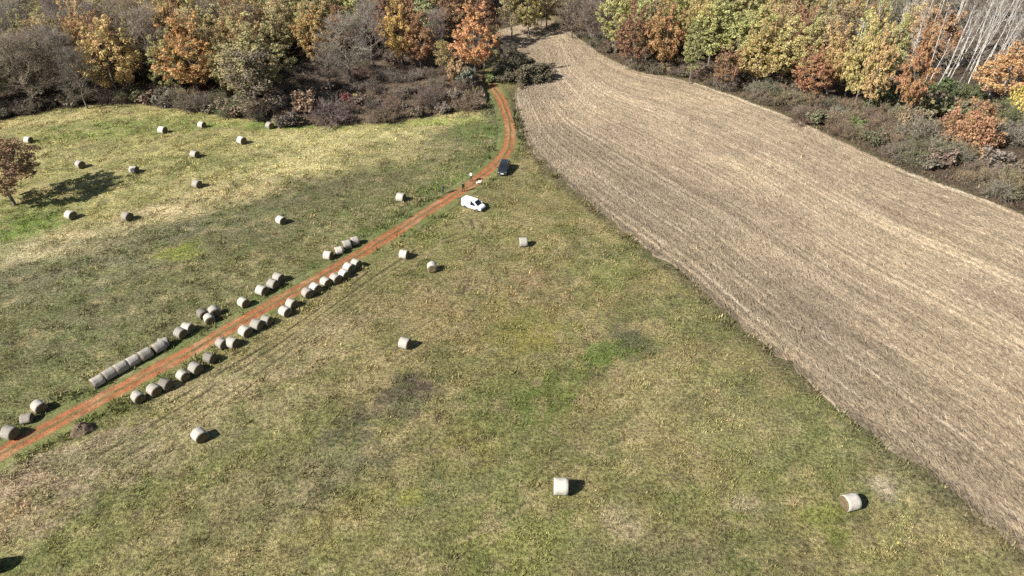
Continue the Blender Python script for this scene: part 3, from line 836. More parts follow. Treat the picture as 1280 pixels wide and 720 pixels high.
# --- right wood, near rows
hero('poplar_tree', 'broad', 772, 24, 14, 4.0, YG, 'yellow-green tree leading the right wood beside the narrow end of the field')
hero('oak_tree', 'broad', 792, 46, 13, 4.2, (0.301, 0.164, 0.086), 'brown rust oak right of the leading yellow-green tree')
hero('oak_tree', 'broad', 833, 44, 15, 4.4, (0.470, 0.263, 0.098), 'tall amber oak on the right wood edge beside the brown rust oak')
hero('poplar_tree', 'tall', 868, 60, 14, 2.8, (0.295, 0.295, 0.113), 'slim olive-green tree directly right of the tall amber oak')
hero('poplar_tree', 'tall', 893, 36, 17, 4.4, YG, 'tall yellow-green tree between amber oak and golden thicket')
hero('poplar_tree', 'tall', 925, 24, 17, 4.0, (0.440, 0.392, 0.161), 'tall pale yellow tree behind the golden thicket')
hero('oak_tree', 'broad', 912, 82, 9, 3.2, RUST, 'small rust tree low on the field edge in front of yellow-green trees')
hero('oak_tree', 'broad', 950, 68, 13, 4.8, (0.435, 0.314, 0.107), 'wide golden-green oak on the field edge left of the red-brown one')
hero('oak_tree', 'broad', 992, 34, 15, 4.6, (0.339, 0.177, 0.084), 'tall red-brown oak behind the golden-green oak')
hero('oak_tree', 'broad', 1018, 92, 10, 4.6, (0.364, 0.178, 0.076), 'low spreading rust-orange oak beside the purple scrub')
hero('oak_tree', 'thin', 1052, 52, 14, 5.0, (0.359, 0.274, 0.153), 'thinning tan-olive oak behind the low rust-orange oak')
hero('poplar_tree', 'broad', 1108, 66, 12, 4.6, (0.456, 0.444, 0.177), 'bright yellow-green tree among the white trunks on the right')
hero('oak_tree', 'broad', 1150, 44, 13, 4.0, (0.490, 0.344, 0.174), 'light apricot oak right of the bright yellow-green tree')
hero('oak_tree', 'broad', 1178, 46, 13, 4.2, (0.446, 0.264, 0.118), 'deep orange oak in front of the leaning white trunks')
hero('oak_tree', 'broad', 1266, 90, 12, 6.0, (0.471, 0.282, 0.109), 'big orange-gold oak cut by the right picture edge')
hero('maple_tree', 'bush', 1278, 122, 6, 2.8, (0.555, 0.458, 0.105), 'small bright yellow maple at the right picture edge below the big orange-gold oak')
hero('oak_tree', 'bigbush', 1218, 154, 8.0, 5.8, (.43, .235, .11), 'round orange oak standing alone in the scrub on the right', frac=.5, seed=1)
hero('poplar_tree', 'broad', 1085, 100, 8, 3.2, (0.297, 0.321, 0.127), 'low green-yellow tree between low rust oak and bright yellow-green tree')
for i, (px, py, lab) in enumerate([(1076, 20, 'white-trunked birch above the tan-olive oak'), (1088, 40, 'white-trunked birch left of the bright yellow-green tree'), (1118, 8, 'white-trunked birch straight above the bright yellow-green tree'),
        (1140, 5, 'white-trunked birch behind the light apricot oak'), (1153, 2, 'white birch with thin trunk on the top edge behind the light apricot oak'), (1176, 0, 'white birch behind the deep orange oak'),
        (1168, 78, 'pale slanting birch standing in front of the deep orange oak'), (1178, 84, 'short pale birch right of the slanting birch in front of the deep orange oak'), (1195, 20, 'white birch between the deep orange oak and the leaning clump')]):
    hero('birch_tree', 'birch', px, py, 17 if i not in (6, 7) else 11, 1.9, (0.378, 0.317, 0.244), lab, bark=WHITEB, tilt=(0, 4 + (6 if i in (6, 7) else 0)))
LEAN = [(1200, 52), (1211, 40), (1219, 60), (1228, 44), (1236, 66), (1245, 38), (1252, 58), (1262, 46), (1231, 22), (1250, 16), (1268, 24), (1278, 40), (1215, 14)]
for i, (px, py) in enumerate(LEAN):
    hero('birch_tree', 'birch', px, py, 16 + (i % 3), 1.7, (.34, .31, .27), 'leaning white birch in the clump of slanting bare trunks at upper right', frac=.5, group='leaning birches at upper right', bark=(.56, .53, .48), tilt=(-3 + (i * 7 % 5), 10 + (i * 5 % 7)))
# --- lone tree on the left
tx, ty, tz = at(19, 257)
heroes.append((tx, ty, 3))
plant('larch_tree', 'broad', tx, ty, 12, 5.6, (.38, .26, .14), 'lone rust-brown tree on the meadow cut by the left picture edge', 'tree', seed=2)
# --- bushes with a look of their own
hero('scrub_bush', 'bigbush', 652, 84, 5.4, 7.0, (.185, .16, .105), 'large dark grey bush jutting into the stubble field near its far end', frac=.5, cat='bush', seed=0)
hero('scrub_bush', 'bigbush', 634, 86, 5, 4.6, (.20, .175, .115), 'dark bush joined to the left side of the large dark grey bush', frac=.5, cat='bush', seed=1)
hero('scrub_bush', 'bigbush', 668, 86, 4.4, 4.6, (.18, .155, .105), 'lower dark bush joined to the right side of the large dark grey bush', frac=.5, cat='bush', seed=2)
hero('scrub_bush', 'bigbush', 636, 62, 4, 3.4, (.20, .17, .115), 'dark scrub behind the large dark grey bush on the field edge', frac=.5, cat='bush', seed=0)
hero('willow_bush', 'bush', 583, 96, 4.0, 2.4, (0.206, 0.224, 0.163), 'grey-green bush left of the track end under the orange tree', frac=.5, cat='bush')
hero('green_bush', 'bush', 613, 97, 2.2, 1.8, (0.231, 0.279, 0.097), 'small fresh green bush right of the track end', frac=.5, cat='bush')
hero('scrub_bush', 'bush', 381, 128, 5, 3.4, (0.331, 0.228, 0.137), 'tall tan bush at the left end of the brown scrub slope', frac=.5, cat='bush')
hero('red_bush', 'bush', 432, 122, 2.0, 1.6, (.22, .07, .06), 'small crimson bush in the brown scrub slope', frac=.5, cat='bush')
hero('scrub_bush', 'bush', 446, 121, 1.6, 1.5, (0.400, 0.351, 0.132), 'small yellow bush right of the crimson bush', frac=.5, cat='bush')
hero('scrub_bush', 'twigbush', 412, 142, 4.0, 4.0, (0.202, 0.160, 0.142), 'wide brown thicket on the meadow edge left of the earth bank', frac=.5, cat='bush')
hero('scrub_bush', 'bush', 358, 146, 2.6, 2.4, (0.203, 0.166, 0.142), 'low brown bush at the left foot of the tall tan bush', frac=.4, cat='bush')
hero('green_bush', 'bush', 1075, 154, 2.6, 2.2, (0.190, 0.220, 0.080), 'moss green bush in the brown belt along the right field edge', frac=.5, cat='bush')
hero('green_bush', 'bigbush', 1130, 116, 4.0, 4.0, (0.150, 0.187, 0.084), 'dark green bush below the bright yellow-green tree', frac=.5, cat='bush')
hero('green_bush', 'bigbush', 1182, 112, 3.6, 3.6, (0.177, 0.201, 0.092), 'olive green bush between white trunks and round orange oak', frac=.5, cat='bush')
hero('green_bush', 'bigbush', 1214, 112, 3.6, 3.4, (0.163, 0.194, 0.084), 'green bush behind the round orange oak', frac=.5, cat='bush')
hero('scrub_bush', 'twigbush', 1150, 160, 4.6, 4.4, (.25, .21, .155), 'large grey twiggy bush left of the round orange oak', frac=.5, cat='bush')
hero('scrub_bush', 'bush', 1136, 148, 4.2, 3.0, (0.333, 0.260, 0.139), 'tan bush behind the large grey twiggy bush', frac=.5, cat='bush')
hero('scrub_bush', 'twigbush', 1178, 185, 3.4, 3.6, (.24, .215, .15), 'grey-green twiggy bush at the foot of the round orange oak', frac=.5, cat='bush')
hero('scrub_bush', 'twigbush', 1270, 165, 4.6, 4.6, (.28, .24, .185), 'pale grey bush right of the round orange oak', frac=.5, cat='bush')
hero('scrub_bush', 'twigbush', 1002, 146, 2.4, 2.6, (.20, .13, .10), 'purple-brown bush on the field edge below the low rust-orange oak', frac=.5, cat='bush')

OAKX, OAKY = at(1218, 154, 3.8)[:2]
# --- the rest of the woods
def project(x, y, z):
    dz = z - CAMH
    zc = y * math.cos(PITCH) - dz * math.sin(PITCH)
    yc = y * math.sin(PITCH) + dz * math.cos(PITCH)
    return 640 + FPX * x / zc, 360 - FPX * yc / zc
NAMES = {'gold': ('oak_tree', 'broad', GOLD, 'golden'), 'rust': ('oak_tree', 'broad', RUST, 'rust-brown'), 'tan': ('oak_tree', 'thin', TAN, 'tan'), 'olive': ('oak_tree', 'broad', OLIVE, 'olive'),
         'yg': ('poplar_tree', 'tall', YG, 'slim yellow-green'), 'bare': ('bare_tree', 'bare', TWIG, 'bare grey'), 'bareb': ('bare_tree', 'bare', TWIGB, 'bare brown'), 'birch': ('birch_tree', 'birch', (0.380, 0.344, 0.283), 'bare white-trunked'),
         'amber': ('oak_tree', 'broad', (0.431, 0.246, 0.094), 'amber')}
cnt = {}
WRd = lambda x, y: float(sdpoly(x, y, WOODR))
placed = [(a, b, c) for a, b, c in heroes]
def fill(poly, side, inset, probs, step):
    xs = [p[0] for p in poly]
    yv = 92.0; row = 0
    while yv < 236:
        st = step * (1 if yv < 185 else 1.2)
        xv = max(-190, min(xs)) + (row % 2) * st / 2
        while xv < min(190, max(xs)):
            x = xv + random.uniform(-.32, .32) * st; y = yv + random.uniform(-.32, .32) * st
            xv += st
            sd = float(sdpoly(x, y, poly))
            px0, py0 = project(x, y, 0); px1, py1 = project(x, y, 15)
            ins = inset(x, y)
            if sd < ins or float(sdpoly(x, y, SCRUB)) > -3: continue
            if px0 < -70 or px0 > 1350 or py1 > 300: continue
            if py0 < -6 : continue
            if linedist(x, y, TRACK_C) < 4: continue
            if any(r > 4.2 and abs(x - a) < r * .8 and b - 9 < y < b for a, b, r in heroes): continue
            if abs(x - OAKX) < 7 and OAKY - 12 < y < OAKY + 5: continue
            if any((x - a) ** 2 + (y - b) ** 2 < (2.6 + .35 * r) ** 2 for a, b, r in placed): continue
            if side == 'right' and px1 > 1160 and py1 < 98 and not (py0 < 106 and random.random() < .2): continue
            w = probs(px0, (py0 + py1) / 2, y, sd)
            if sd < ins + 7 and not (side == 'right' and px1 > 1160): w = {k_: v_ for k_, v_ in w.items() if k_ != 'birch'} or {'bare': 1}
            kd = random.choices(list(w), list(w.values()))[0]
            nm, shape, col, adj = NAMES[kd]
            H = {'broad': 14, 'thin': 13.5, 'bare': 13.5, 'tall': 16, 'birch': 17}[shape] * random.uniform(.82, 1.14)
            R = {'broad': 4.2, 'thin': 4.0, 'bare': 4.2, 'tall': 3.3, 'birch': 1.9}[shape] * random.uniform(.8, 1.2)
            if side == 'right' and shape == 'broad': R *= .8; H *= 1.1
            placed.append((x, y, R))
            plant(nm, shape, x, y, H, R, col, f'{adj} tree standing in the crowded inner rows of the {side} wood', 'tree', f'{adj} trees inside the {side} wood', bark=WHITEB if kd == 'birch' else BARKC)
            cnt[kd] = cnt.get(kd, 0) + 1
        yv += st * .87; row += 1
def pl(px, py, y, sd):
    if px < 120: return dict(bare=3, bareb=3, olive=2.2, gold=.9, tan=1.2)
    if px < 400: return dict(gold=2.2, tan=2.4, rust=1.3, bare=.9, bareb=1, olive=2.6, yg=.5)
    if px < 560: return dict(bare=1.1, bareb=1.5, gold=1.9, tan=2, rust=1.2, olive=1.7, yg=.7)
    return dict(bareb=3, bare=2, olive=2, rust=1, gold=1)
def pr(px, py, y, sd):   # kinds by stretch of the right wood
    if px < 780: return dict(bareb=4, bare=2, olive=1)
    if px < 960: return dict(yg=4.5, gold=2.8, amber=.6, rust=.4, birch=1.8, olive=1.6, tan=1)
    if px < 1080: return dict(amber=.9, rust=.6, gold=2.6, yg=2.6, birch=2.8, olive=1.6, tan=1.6)
    if px > 1180 and py < 105: return dict(birch=5, bareb=1)
    if px > 1110 and py < 105: return dict(birch=3, tan=1.2, gold=1, yg=.6, bareb=.6)
    return dict(birch=5, bareb=1.4, amber=1, yg=1.6, tan=1.8, gold=1.2)
fill(WOODL, 'left', lambda x, y: 13.0 if x > -22 and y > 158 else 2.2, pl, 4.1)
fill(WOODR, 'right', lambda x, y: float(np.interp(x, [20, 40, 55, 75], [2.5, 5, 10, 13])), pr, 4.0)
got = 0; tries = 0; mine = []
while got < 44 and tries < 4000:
    tries += 1
    px = random.uniform(1085, 1290); py = random.uniform(-12, 78) if px > 1180 else random.uniform(-25, 25)
    x, y, z = at(px, py, 8)
    if WRd(x, y) < 9 or any((x - a) ** 2 + (y - b) ** 2 < 1.7 ** 2 for a, b, q in mine): continue
    if any((x - a) ** 2 + (y - b) ** 2 < 1.5 ** 2 for a, b, q in placed): continue
    mine.append((x, y, 1.5)); got += 1
    plant('birch_tree', 'birch', x, y, random.uniform(14, 18), random.uniform(1.5, 2.0), (.34, .31, .27), 'bare white-trunked tree standing in the crowded inner rows of the right wood', 'tree', 'bare white-trunked trees inside the right wood', bark=WHITEB, tilt=(random.uniform(-4, 3), random.uniform(2, 11)))
placed += mine
print('fill', cnt, got)
# --- bushes along the edges, in the scrub slope and under the trees
BC = [(.26, .21, .15), (.21, .175, .125), (.25, .215, .165), (.30, .235, .135), (.23, .215, .145), (.25, .18, .125), (.20, .195, .105)]
nb = 0
bush_pts = []
def bushes(n, accept, box, rr, side, what, twig=.65, cols=BC, gap=1.5):
    global nb
    tries = 0; got = 0
    while got < n and tries < n * 60:
        tries += 1
        x = random.uniform(box[0], box[1]); y = random.uniform(box[2], box[3])
        if not accept(x, y): continue
        px, py = project(x, y, 1)
        if px < -40 or px > 1320 or py < -5: continue
        if abs(x - OAKX) < 5.5 and OAKY - 5 < y < OAKY + 5: continue
        if any((x - a) ** 2 + (y - b) ** 2 < gap * gap for a, b in bush_pts): continue
        bush_pts.append((x, y))
        R = random.uniform(*rr); H = R * random.uniform(.8, 1.15)
        kd = 'twigbush' if random.random() < twig else 'bush'
        plant('scrub_bush', kd, x, y, H, R, random.choice(cols), what, 'bush', side)
        got += 1; nb += 1
WLs = lambda x, y: float(sdpoly(x, y, WOODL)); WRs = lambda x, y: float(sdpoly(x, y, WOODR))
SCs = lambda x, y: float(sdpoly(x, y, SCRUB))
away = lambda x, y: linedist(x, y, TRACK_C) > 3.2 and all((x - a) ** 2 + (y - b) ** 2 > 4 for a, b, r in heroes[:0])
bushes(95, lambda x, y: SCs(x, y) > 1.2 and away(x, y), (-60, 2, 130, 190), (1.2, 2.5), 'bushes on the scrub slope', 'brown leafless bush growing on the scrub slope behind the earth bank', .8, [(.25, .20, .15), (.21, .165, .125), (.28, .235, .185), (.23, .165, .125)])
bushes(85, lambda x, y: .4 < WLs(x, y) < 5 and SCs(x, y) < -1 and away(x, y), (-150, 0, 120, 200), (1.6, 3.2), 'bushes along the left wood edge', 'low brown bush in the fringe between the left wood and the meadow')
bushes(150, lambda x, y: .6 < WRs(x, y) < float(np.interp(x, [20, 40, 55, 75], [3.5, 6, 12, 16])), (10, 100, 88, 222), (1.3, 3.0), 'bushes along the right field edge', 'brown twiggy bush in the belt between stubble and the right wood', .75)
bushes(46, lambda x, y: 12 < WRs(x, y) < 40 and x > 42 and 90 < project(x, y, 2)[1] < 150 and project(x, y, 2)[0] > 1090, (40, 130, 100, 200), (1.8, 3.4), 'shrubs under the leaning birches', 'shrub growing in the undergrowth below the slanting white birches', .25, [(.17, .20, .085), (.24, .21, .12), (.20, .20, .10), (.27, .215, .15), (.30, .25, .11)], 1.9)
print('bushes', nb)

# ------------------------------------------------------------------ hay bales
M_HAY = plain('hay', (.13, .102, .06), .95, .05, .4, 5)  # darker than the hay itself: shade of the bale ends put into the colour
M_HAYOLD = plain('rotten_hay', (.13, .10, .068), .95, .05, .4, 4)
def net_material(name, col):
    m, nt, out = new_mat(name)
    b = principled(nt, out, .75, .2)
    pos = N(nt, 'ShaderNodeTexCoord').outputs['Object']
    mp = N(nt, 'ShaderNodeMapping'); mp.inputs['Scale'].default_value = (9, 1.5, 1.5)
    nt.links.new(pos, mp.inputs['Vector'])
    f = mathn(nt, 'MULTIPLY', mrange(nt, noise(nt, mp.outputs[0], 1.3, 4, .65), .3, .7, .78, 1.15), mrange(nt, noise(nt, pos, 3.5, 4, .7), .3, .7, .8, 1.15))
    rgb = N(nt, 'ShaderNodeRGB'); rgb.outputs[0].default_value = (*col, 1)
    f = mathn(nt, 'MULTIPLY', f, mrange(nt, N(nt, 'ShaderNodeObjectInfo').outputs['Random'], 0, 1, .72, 1.18))
    nt.links.new(scale_color(nt, rgb.outputs[0], f), b.inputs['Base Color'])
    bump(nt, noise(nt, mp.outputs[0], 3, 4, .6), b, .5, .08)
    return m
M_NET = net_material('bale_net_wrap', (.43, .405, .355)); M_NETOLD = net_material('weathered_net_wrap', (.23, .205, .17)); M_NETOLD2 = net_material('grey_net_wrap', (.33, .305, .265))
BR, BL = .72, .66
def bale_meshes(seed, lump, flat, hay, net):
    rs = random.Random(seed); n = 28
    ph = [rs.uniform(0, 6.28) for _ in range(6)]
    def rad(a, x):
        r = BR * (1 + lump * (math.sin(2 * a + ph[0]) * .4 + math.sin(3 * a + ph[1] + x * 2) * .4 + math.sin(5 * a + ph[2]) * .25))
        return r
    def ringpt(a, x, k):
        r = rad(a, x) * k
        z = math.sin(a) * r + BR; y = math.cos(a) * r
        z = max(z, flat + .0) if k > .5 else z
        y *= 1 + .06 * max(0, 1 - z / BR)
        return (x, y, z)
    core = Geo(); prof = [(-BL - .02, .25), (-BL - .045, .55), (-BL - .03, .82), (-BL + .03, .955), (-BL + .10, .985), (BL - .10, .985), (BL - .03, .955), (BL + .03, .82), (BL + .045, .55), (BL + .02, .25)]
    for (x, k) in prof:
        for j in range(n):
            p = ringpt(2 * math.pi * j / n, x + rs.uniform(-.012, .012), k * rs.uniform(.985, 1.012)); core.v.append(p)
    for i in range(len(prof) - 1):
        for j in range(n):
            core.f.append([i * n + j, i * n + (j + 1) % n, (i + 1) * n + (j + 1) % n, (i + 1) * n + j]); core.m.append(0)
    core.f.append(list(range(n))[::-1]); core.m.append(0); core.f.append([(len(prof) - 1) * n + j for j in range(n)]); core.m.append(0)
    wrap = Geo(); xs = [-BL + .035, -BL + .05, -.35, -.1, .12, .36, BL - .05, BL - .035]
    for i, x in enumerate(xs):
        k = .97 if i in (0, len(xs) - 1) else 1.012 + rs.uniform(-.006, .01)
        for j in range(n): wrap.v.append(ringpt(2 * math.pi * j / n, x, k))
    for i in range(len(xs) - 1):
        for j in range(n):
            wrap.f.append([i * n + j, i * n + (j + 1) % n, (i + 1) * n + (j + 1) % n, (i + 1) * n + j]); wrap.m.append(0)
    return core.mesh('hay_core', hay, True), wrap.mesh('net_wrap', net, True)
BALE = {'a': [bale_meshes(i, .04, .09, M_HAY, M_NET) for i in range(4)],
        'b': [bale_meshes(10 + i, .09, .16, M_HAYOLD, M_NETOLD) for i in range(3)],
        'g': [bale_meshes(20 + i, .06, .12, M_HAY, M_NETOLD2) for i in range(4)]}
bi = 0
BALES = []
def bale(px, py, ang, label, st='a', group='loose bales on the meadow', s=1.0, sz=1.0, roll=0, sl=1.0, pitch=0):
    global bi
    x, y, z = at(px, py, .7 * s * sz)
    core, wrap = BALE[st][bi % len(BALE[st])]; bi += 1
    root = bpy.data.objects.new('hay_bale', None); COL.objects.link(root)
    root.location = (x, y, z - .05); root.rotation_euler = (0, R_(pitch), R_(ang)); s *= (1.04 if py > 560 and px > 600 else .86 if group != 'loose bales on the meadow' else .92) * random.uniform(.94, 1.05); root.scale = (s * sl, s, s * sz * random.uniform(.93, 1.0))
    link('hay_core', core, root); link('net_wrap', wrap, root)
    props(root, label, 'hay bale', group)
    BALES.append((x, y)); return root
loose = [
 (35, 174, -14, 'pale round bale farthest left on the upper meadow, above the lone tree', 'a'),
 (203, 162, -19, 'pale bale near the wood edge, left of the one closest to the golden oaks', 'a'),
 (252, 155, -24, 'pale bale on the upper meadow right below the ochre oak', 'a'),
 (337, 156, -39, 'bale on green grass touching the wood edge below the wide olive oak', 'g'),
 (302, 175, -36, 'bale on the upper meadow below and left of the one at the wood edge', 'a'),
 (243, 192, -19, 'bale in the middle of the upper meadow, straight below the ochre oak', 'a'),
 (100, 205, -36, 'pale bale above the long shadow of the lone tree', 'a'),
 (167, 211, -12, 'pale bale at the tip of the long shadow of the lone tree', 'a'),
 (246, 229, -29, 'dirty bale beside the straw-coloured strip on the upper meadow', 'g'),
 (88, 268, -29, 'pale bale below the long shadow of the lone tree', 'a'),
 (159, 270, -29, 'brown weathered bale lying in the straw-coloured strip', 'b'),
 (351, 274, -39, 'single bale on dark grass left of the track, midway up the meadow', 'a'),
 (501, 246, -19, 'single bale on dark grass left of the three people', 'a'),
 (505, 317, -17, 'pale bale right of the track, left of the ring-faced bale', 'a'),
 (540, 333, -82, 'bale turned so its round ringed end faces the viewer', 'a'),
 (654, 302, 4, 'pale bale halfway between the white van and the stubble field', 'a'),
 (506, 428, -24, 'single bale in the open centre of the lower meadow above the dark patch', 'a'),
 (249, 543, -44, 'whitish bale on the lower meadow near the rut lines by the track', 'a'),
 (701, 608, -2, 'white bale with block-shaped shadow at bottom centre', 'a'),
 (1063, 627, 14, 'pale bale lying alone at bottom right near the stubble field', 'a'),
 (48, 507, -36, 'large pale bale upper of the three left of the track at lower left', 'a'),
 (12, 540, -18, 'bale cut by the left picture edge beside the track', 'g'),
 (-14, 706, 8, 'bale just outside the lower left corner, casting its shadow into view', 'a')]
for px, py, a, lab, st in loose: bale(px, py, a, lab, st)
bale(33, 522, 12, 'slumped brown bale between the large pale one and the edge-cut one', 'b', s=.92, sz=.82)
ordw = ['first', 'second', 'third', 'fourth', 'fifth', 'sixth', 'seventh', 'eighth', 'ninth', 'tenth']
for i, (px, py) in enumerate([(121, 475), (136, 466), (150.5, 458), (165.5, 449.5), (181, 441.5), (198, 432)]):
    bale(px, py, 54 + (i * 7 % 5) - 2, f'{ordw[i]} bale from the near end of the tight end-to-end line left of the track', 'g', 'bales lined up left of the track', sl=1.26)
up = [(204, 427, 30, 'smaller bale tucked behind the far end of the tight six-bale line', 'g'), (225, 415, -33, 'left bale of the pair beyond the tight six-bale line', 'g'), (234, 409, -18, 'right bale of the pair beyond the tight six-bale line', 'a'),
      (253, 391, -48, 'brown-sided bale at the back of the close trio left of the track', 'b'), (267, 388, -58, 'pale bale at the upper right of the close trio left of the track', 'a'), (261, 397, -58, 'pale bale at the front of the close trio left of the track', 'a'),
      (304, 377, -38, 'bale standing alone between the close trio and the next three, left of the track', 'a'), (327, 362, -28, 'nearest of three spaced bales left of the track at mid row', 'a'), (341, 354, -30, 'middle one of three spaced bales left of the track at mid row', 'g'), (348, 346, -33, 'farthest of three spaced bales left of the track at mid row', 'a'),
      (410, 318, -18, 'nearest of the four-bale cluster at the far end left of the track', 'a'), (423, 312, 25, 'second of the four-bale cluster at the far end left of the track', 'a'), (433, 305, 30, 'third of the four-bale cluster at the far end left of the track', 'a'), (443, 300, 30, 'farthest of the four-bale cluster at the far end left of the track', 'a')]
for px, py, a, lab, st in up: bale(px, py, a, lab, st, 'bales lined up left of the track')
low = [(172, 495, -43, 'g', 'nearest bale of the row right of the track'), (192, 486, -36, 'g', 'second bale from the near end of the row right of the track'), (207, 479, -26, 'b', 'third bale from the near end of the row right of the track, greyer'),
       (228, 468, -38, 'g', 'fourth bale from the near end of the row right of the track'), (244, 459, -32, 'g', 'fifth bale from the near end of the row right of the track'), (262, 446, -23, 'b', 'sixth and dirtiest bale from the near end of the row right of the track'),
       (277, 428, -38, 'g', 'left bale of the pair after the dirty bale, right of the track'), (290, 427, -23, 'a', 'right bale of the pair after the dirty bale, right of the track'),
       (306, 413, -36, 'a', 'nearest of three bales at the middle of the row right of the track'), (321, 405, -23, 'g', 'middle of three bales at the middle of the row right of the track'), (333, 399, -23, 'g', 'farthest of three bales at the middle of the row right of the track'),
       (356, 388, -36, 'a', 'lower bale of the offset pair right of the track'), (364, 378, -33, 'a', 'upper bale of the offset pair right of the track'),
       (384, 365, -48, 'g', 'left bale of the touching pair before the last five, right of the track'), (394, 359, -43, 'a', 'right bale of the touching pair before the last five, right of the track'),
       (407, 351, -43, 'a', 'first of the last five bales right of the track'), (419, 347, -43, 'a', 'second of the last five bales right of the track'), (430, 341, -40, 'a', 'third of the last five bales right of the track'), (436, 334, -40, 'a', 'fourth of the last five bales right of the track'), (445, 328, -36, 'a', 'fifth and farthest of the last five bales right of the track')]
for px, py, a, st, lab in low: bale(px, py, a, lab, st, 'bales lined up right of the track')
# rotten heap beside the track
g = Geo(); nr, na = 9, 26; rs = random.Random(5)
for i in range(nr + 1):
    for j in range(na):
        a = 2 * math.pi * j / na; q = i / nr
        r = 1.25 * q * (1 + .14 * math.sin(3 * a + 1) + .09 * math.sin(5 * a))
        g.v.append((r * math.cos(a), r * .8 * math.sin(a), .85 * (1 - q ** 2) * (1 + .3 * q * math.sin(4 * a + q * 5)) - .15 * math.exp(-((q - .0) / .2) ** 2) + rs.uniform(-.09, .09) * (q < .95) - (.06 if i == nr else 0)))
for i in range(nr):
    for j in range(na): g.f.append([i * na + j, i * na + (j + 1) % na, (i + 1) * na + (j + 1) % na, (i + 1) * na + j]); g.m.append(0)
x, y, z = at(103, 538)
o = link('rotten_hay_heap', g.mesh('rotten_hay_heap', M_HAYOLD)); o.location = (x, y, z)
props(o, 'collapsed brown heap of rotten hay at the lower right verge of the track', 'hay heap')

# ------------------------------------------------------------------ vehicles
M_WHITE = plain('white_paint', (.80, .80, .80), .35, .5, .02, 3, coat=.6)
M_NAVY = plain('dark_paint', (.016, .018, .022), .35, .5, .05, 3, coat=.5)
M_GLASS = plain('dark_glass', (.012, .015, .018), .06, .6, .02)
M_TYRE = plain('tyre_rubber', (.025, .025, .025), .85, .1)
M_RIM = plain('wheel_rim', (.42, .42, .43), .35, .5, metal=.6)
M_PLAST = plain('black_plastic', (.03, .03, .032), .6, .3)
M_LAMP = plain('lamp_lens', (.16, .165, .17), .1, .6); M_RED = plain('tail_lens', (.35, .02, .02), .15, .5); M_PLATE = plain('plate', (.75, .75, .72), .5, .3, .03)
def loft_body(st):
    """st: list of (x, z_low, z_belt, z_roof, half_low, half_belt, half_roof) from tail to nose; returns ring points"""
    rings = []
    for (x, zl, zb, zr, wl, wb, wr) in st:
        zm = zl + (zb - zl) * .45
        rings.append([(x, 0, zl), (x, wl * .9, zl), (x, wl, zl + .07), (x, wb * 1.0, zm), (x, wb * .985, zb), (x, wr, zr - .05 * (zr - zb > .1) - .01), (x, wr * .86, zr), (x, 0, zr + .015)])
    return rings
def body_mesh(name, rings, mat):
    g = Geo(); n = len(rings[0])
    full = []
    for r in rings: full.append(r + [(p[0], -p[1], p[2]) for p in r[-2:0:-1]])
    m = len(full[0])
    for r in full: g.v += r
    for i in range(len(full) - 1):
        for j in range(m):
            g.f.append([i * m + j, (i + 1) * m + j, (i + 1) * m + (j + 1) % m, i * m + (j + 1) % m]); g.m.append(0)
    g.f.append(list(range(m))); g.m.append(0); g.f.append([(len(full) - 1) * m + j for j in range(m)][::-1]); g.m.append(0)
    me = g.mesh(name, mat, False)
    return me
def pane(name, pts, parent, mat=M_GLASS, th=.012):
    p = [Vector(q) for q in pts]
    nrm = (p[1] - p[0]).cross(p[-1] - p[0]).normalized()
    c = sum(p, Vector()) / len(p)
    if nrm.dot(c - Vector((c.x * .5, 0, .7))) < 0: nrm = -nrm
    g = Geo(); k = len(p)
    g.v += [tuple(q + nrm * th) for q in p] + [tuple(q - nrm * th) for q in p]
    g.f.append(list(range(k))); g.m.append(0); g.f.append(list(range(2 * k - 1, k - 1, -1))); g.m.append(0)
    for i in range(k): g.f.append([i, (i + 1) % k, k + (i + 1) % k, k + i]); g.m.append(0)
    return link(name, g.mesh(name, mat), parent)
def wheel(parent, x, side, yw, r):
    w = link('wheel', bpy.data.meshes.new('wheel_hub'), parent)
    g = Geo(); g.tube([(0, -.06, 0), (0, .06, 0)], [.07, .07], 10); w.data = g.mesh('wheel_hub', M_PLAST)
    w.location = (x, side * yw, r)
    def lathe(name, prof, mat):
        g = Geo(); n = 22
        for (yy, rr) in prof:
            for j in range(n):
                a = 2 * math.pi * j / n; g.v.append((rr * math.cos(a), yy * side, rr * math.sin(a)))
        for i in range(len(prof) - 1):
            for j in range(n): g.f.append([i * n + j, i * n + (j + 1) % n, (i + 1) * n + (j + 1) % n, (i + 1) * n + j]); g.m.append(0)
        g.f.append(list(range(n))); g.m.append(0); g.f.append([(len(prof) - 1) * n + j for j in range(n)]); g.m.append(0)
        return link(name, g.mesh(name, mat, False), w)
    lathe('tyre', [(-.11, r * .6), (-.11, r * .92), (-.08, r), (.08, r), (.11, r * .92), (.11, r * .62)], M_TYRE)
    lathe('rim', [(.09, r * .66), (.118, r * .64), (.112, r * .5), (.09, r * .25), (.105, r * .12)], M_RIM)
def boxpart(name, parent, b, mat):
    g = Geo(); g.box(*b); return link(name, g.mesh(name, mat), parent)
def lerp3(a, b, t): return tuple(a[i] + (b[i] - a[i]) * t for i in range(3))
def sidepane(name, rings, i0, i1, f0, f1, parent, sgn, lo=.12, hi=.86, slant0=0, slant1=0):
    A0, A1 = rings[i0][4], rings[i1][4]; B0, B1 = rings[i0][5], rings[i1][5]
    def q(f, t): return lerp3(lerp3(A0, A1, f), lerp3(B0, B1, f), t)
    pts = [q(f0, lo), q(f1, lo), q(f1 + slant1, hi), q(f0 + slant0, hi)]
    return pane(name, [(a, b * sgn, c) for a, b, c in pts], parent, th=.045)
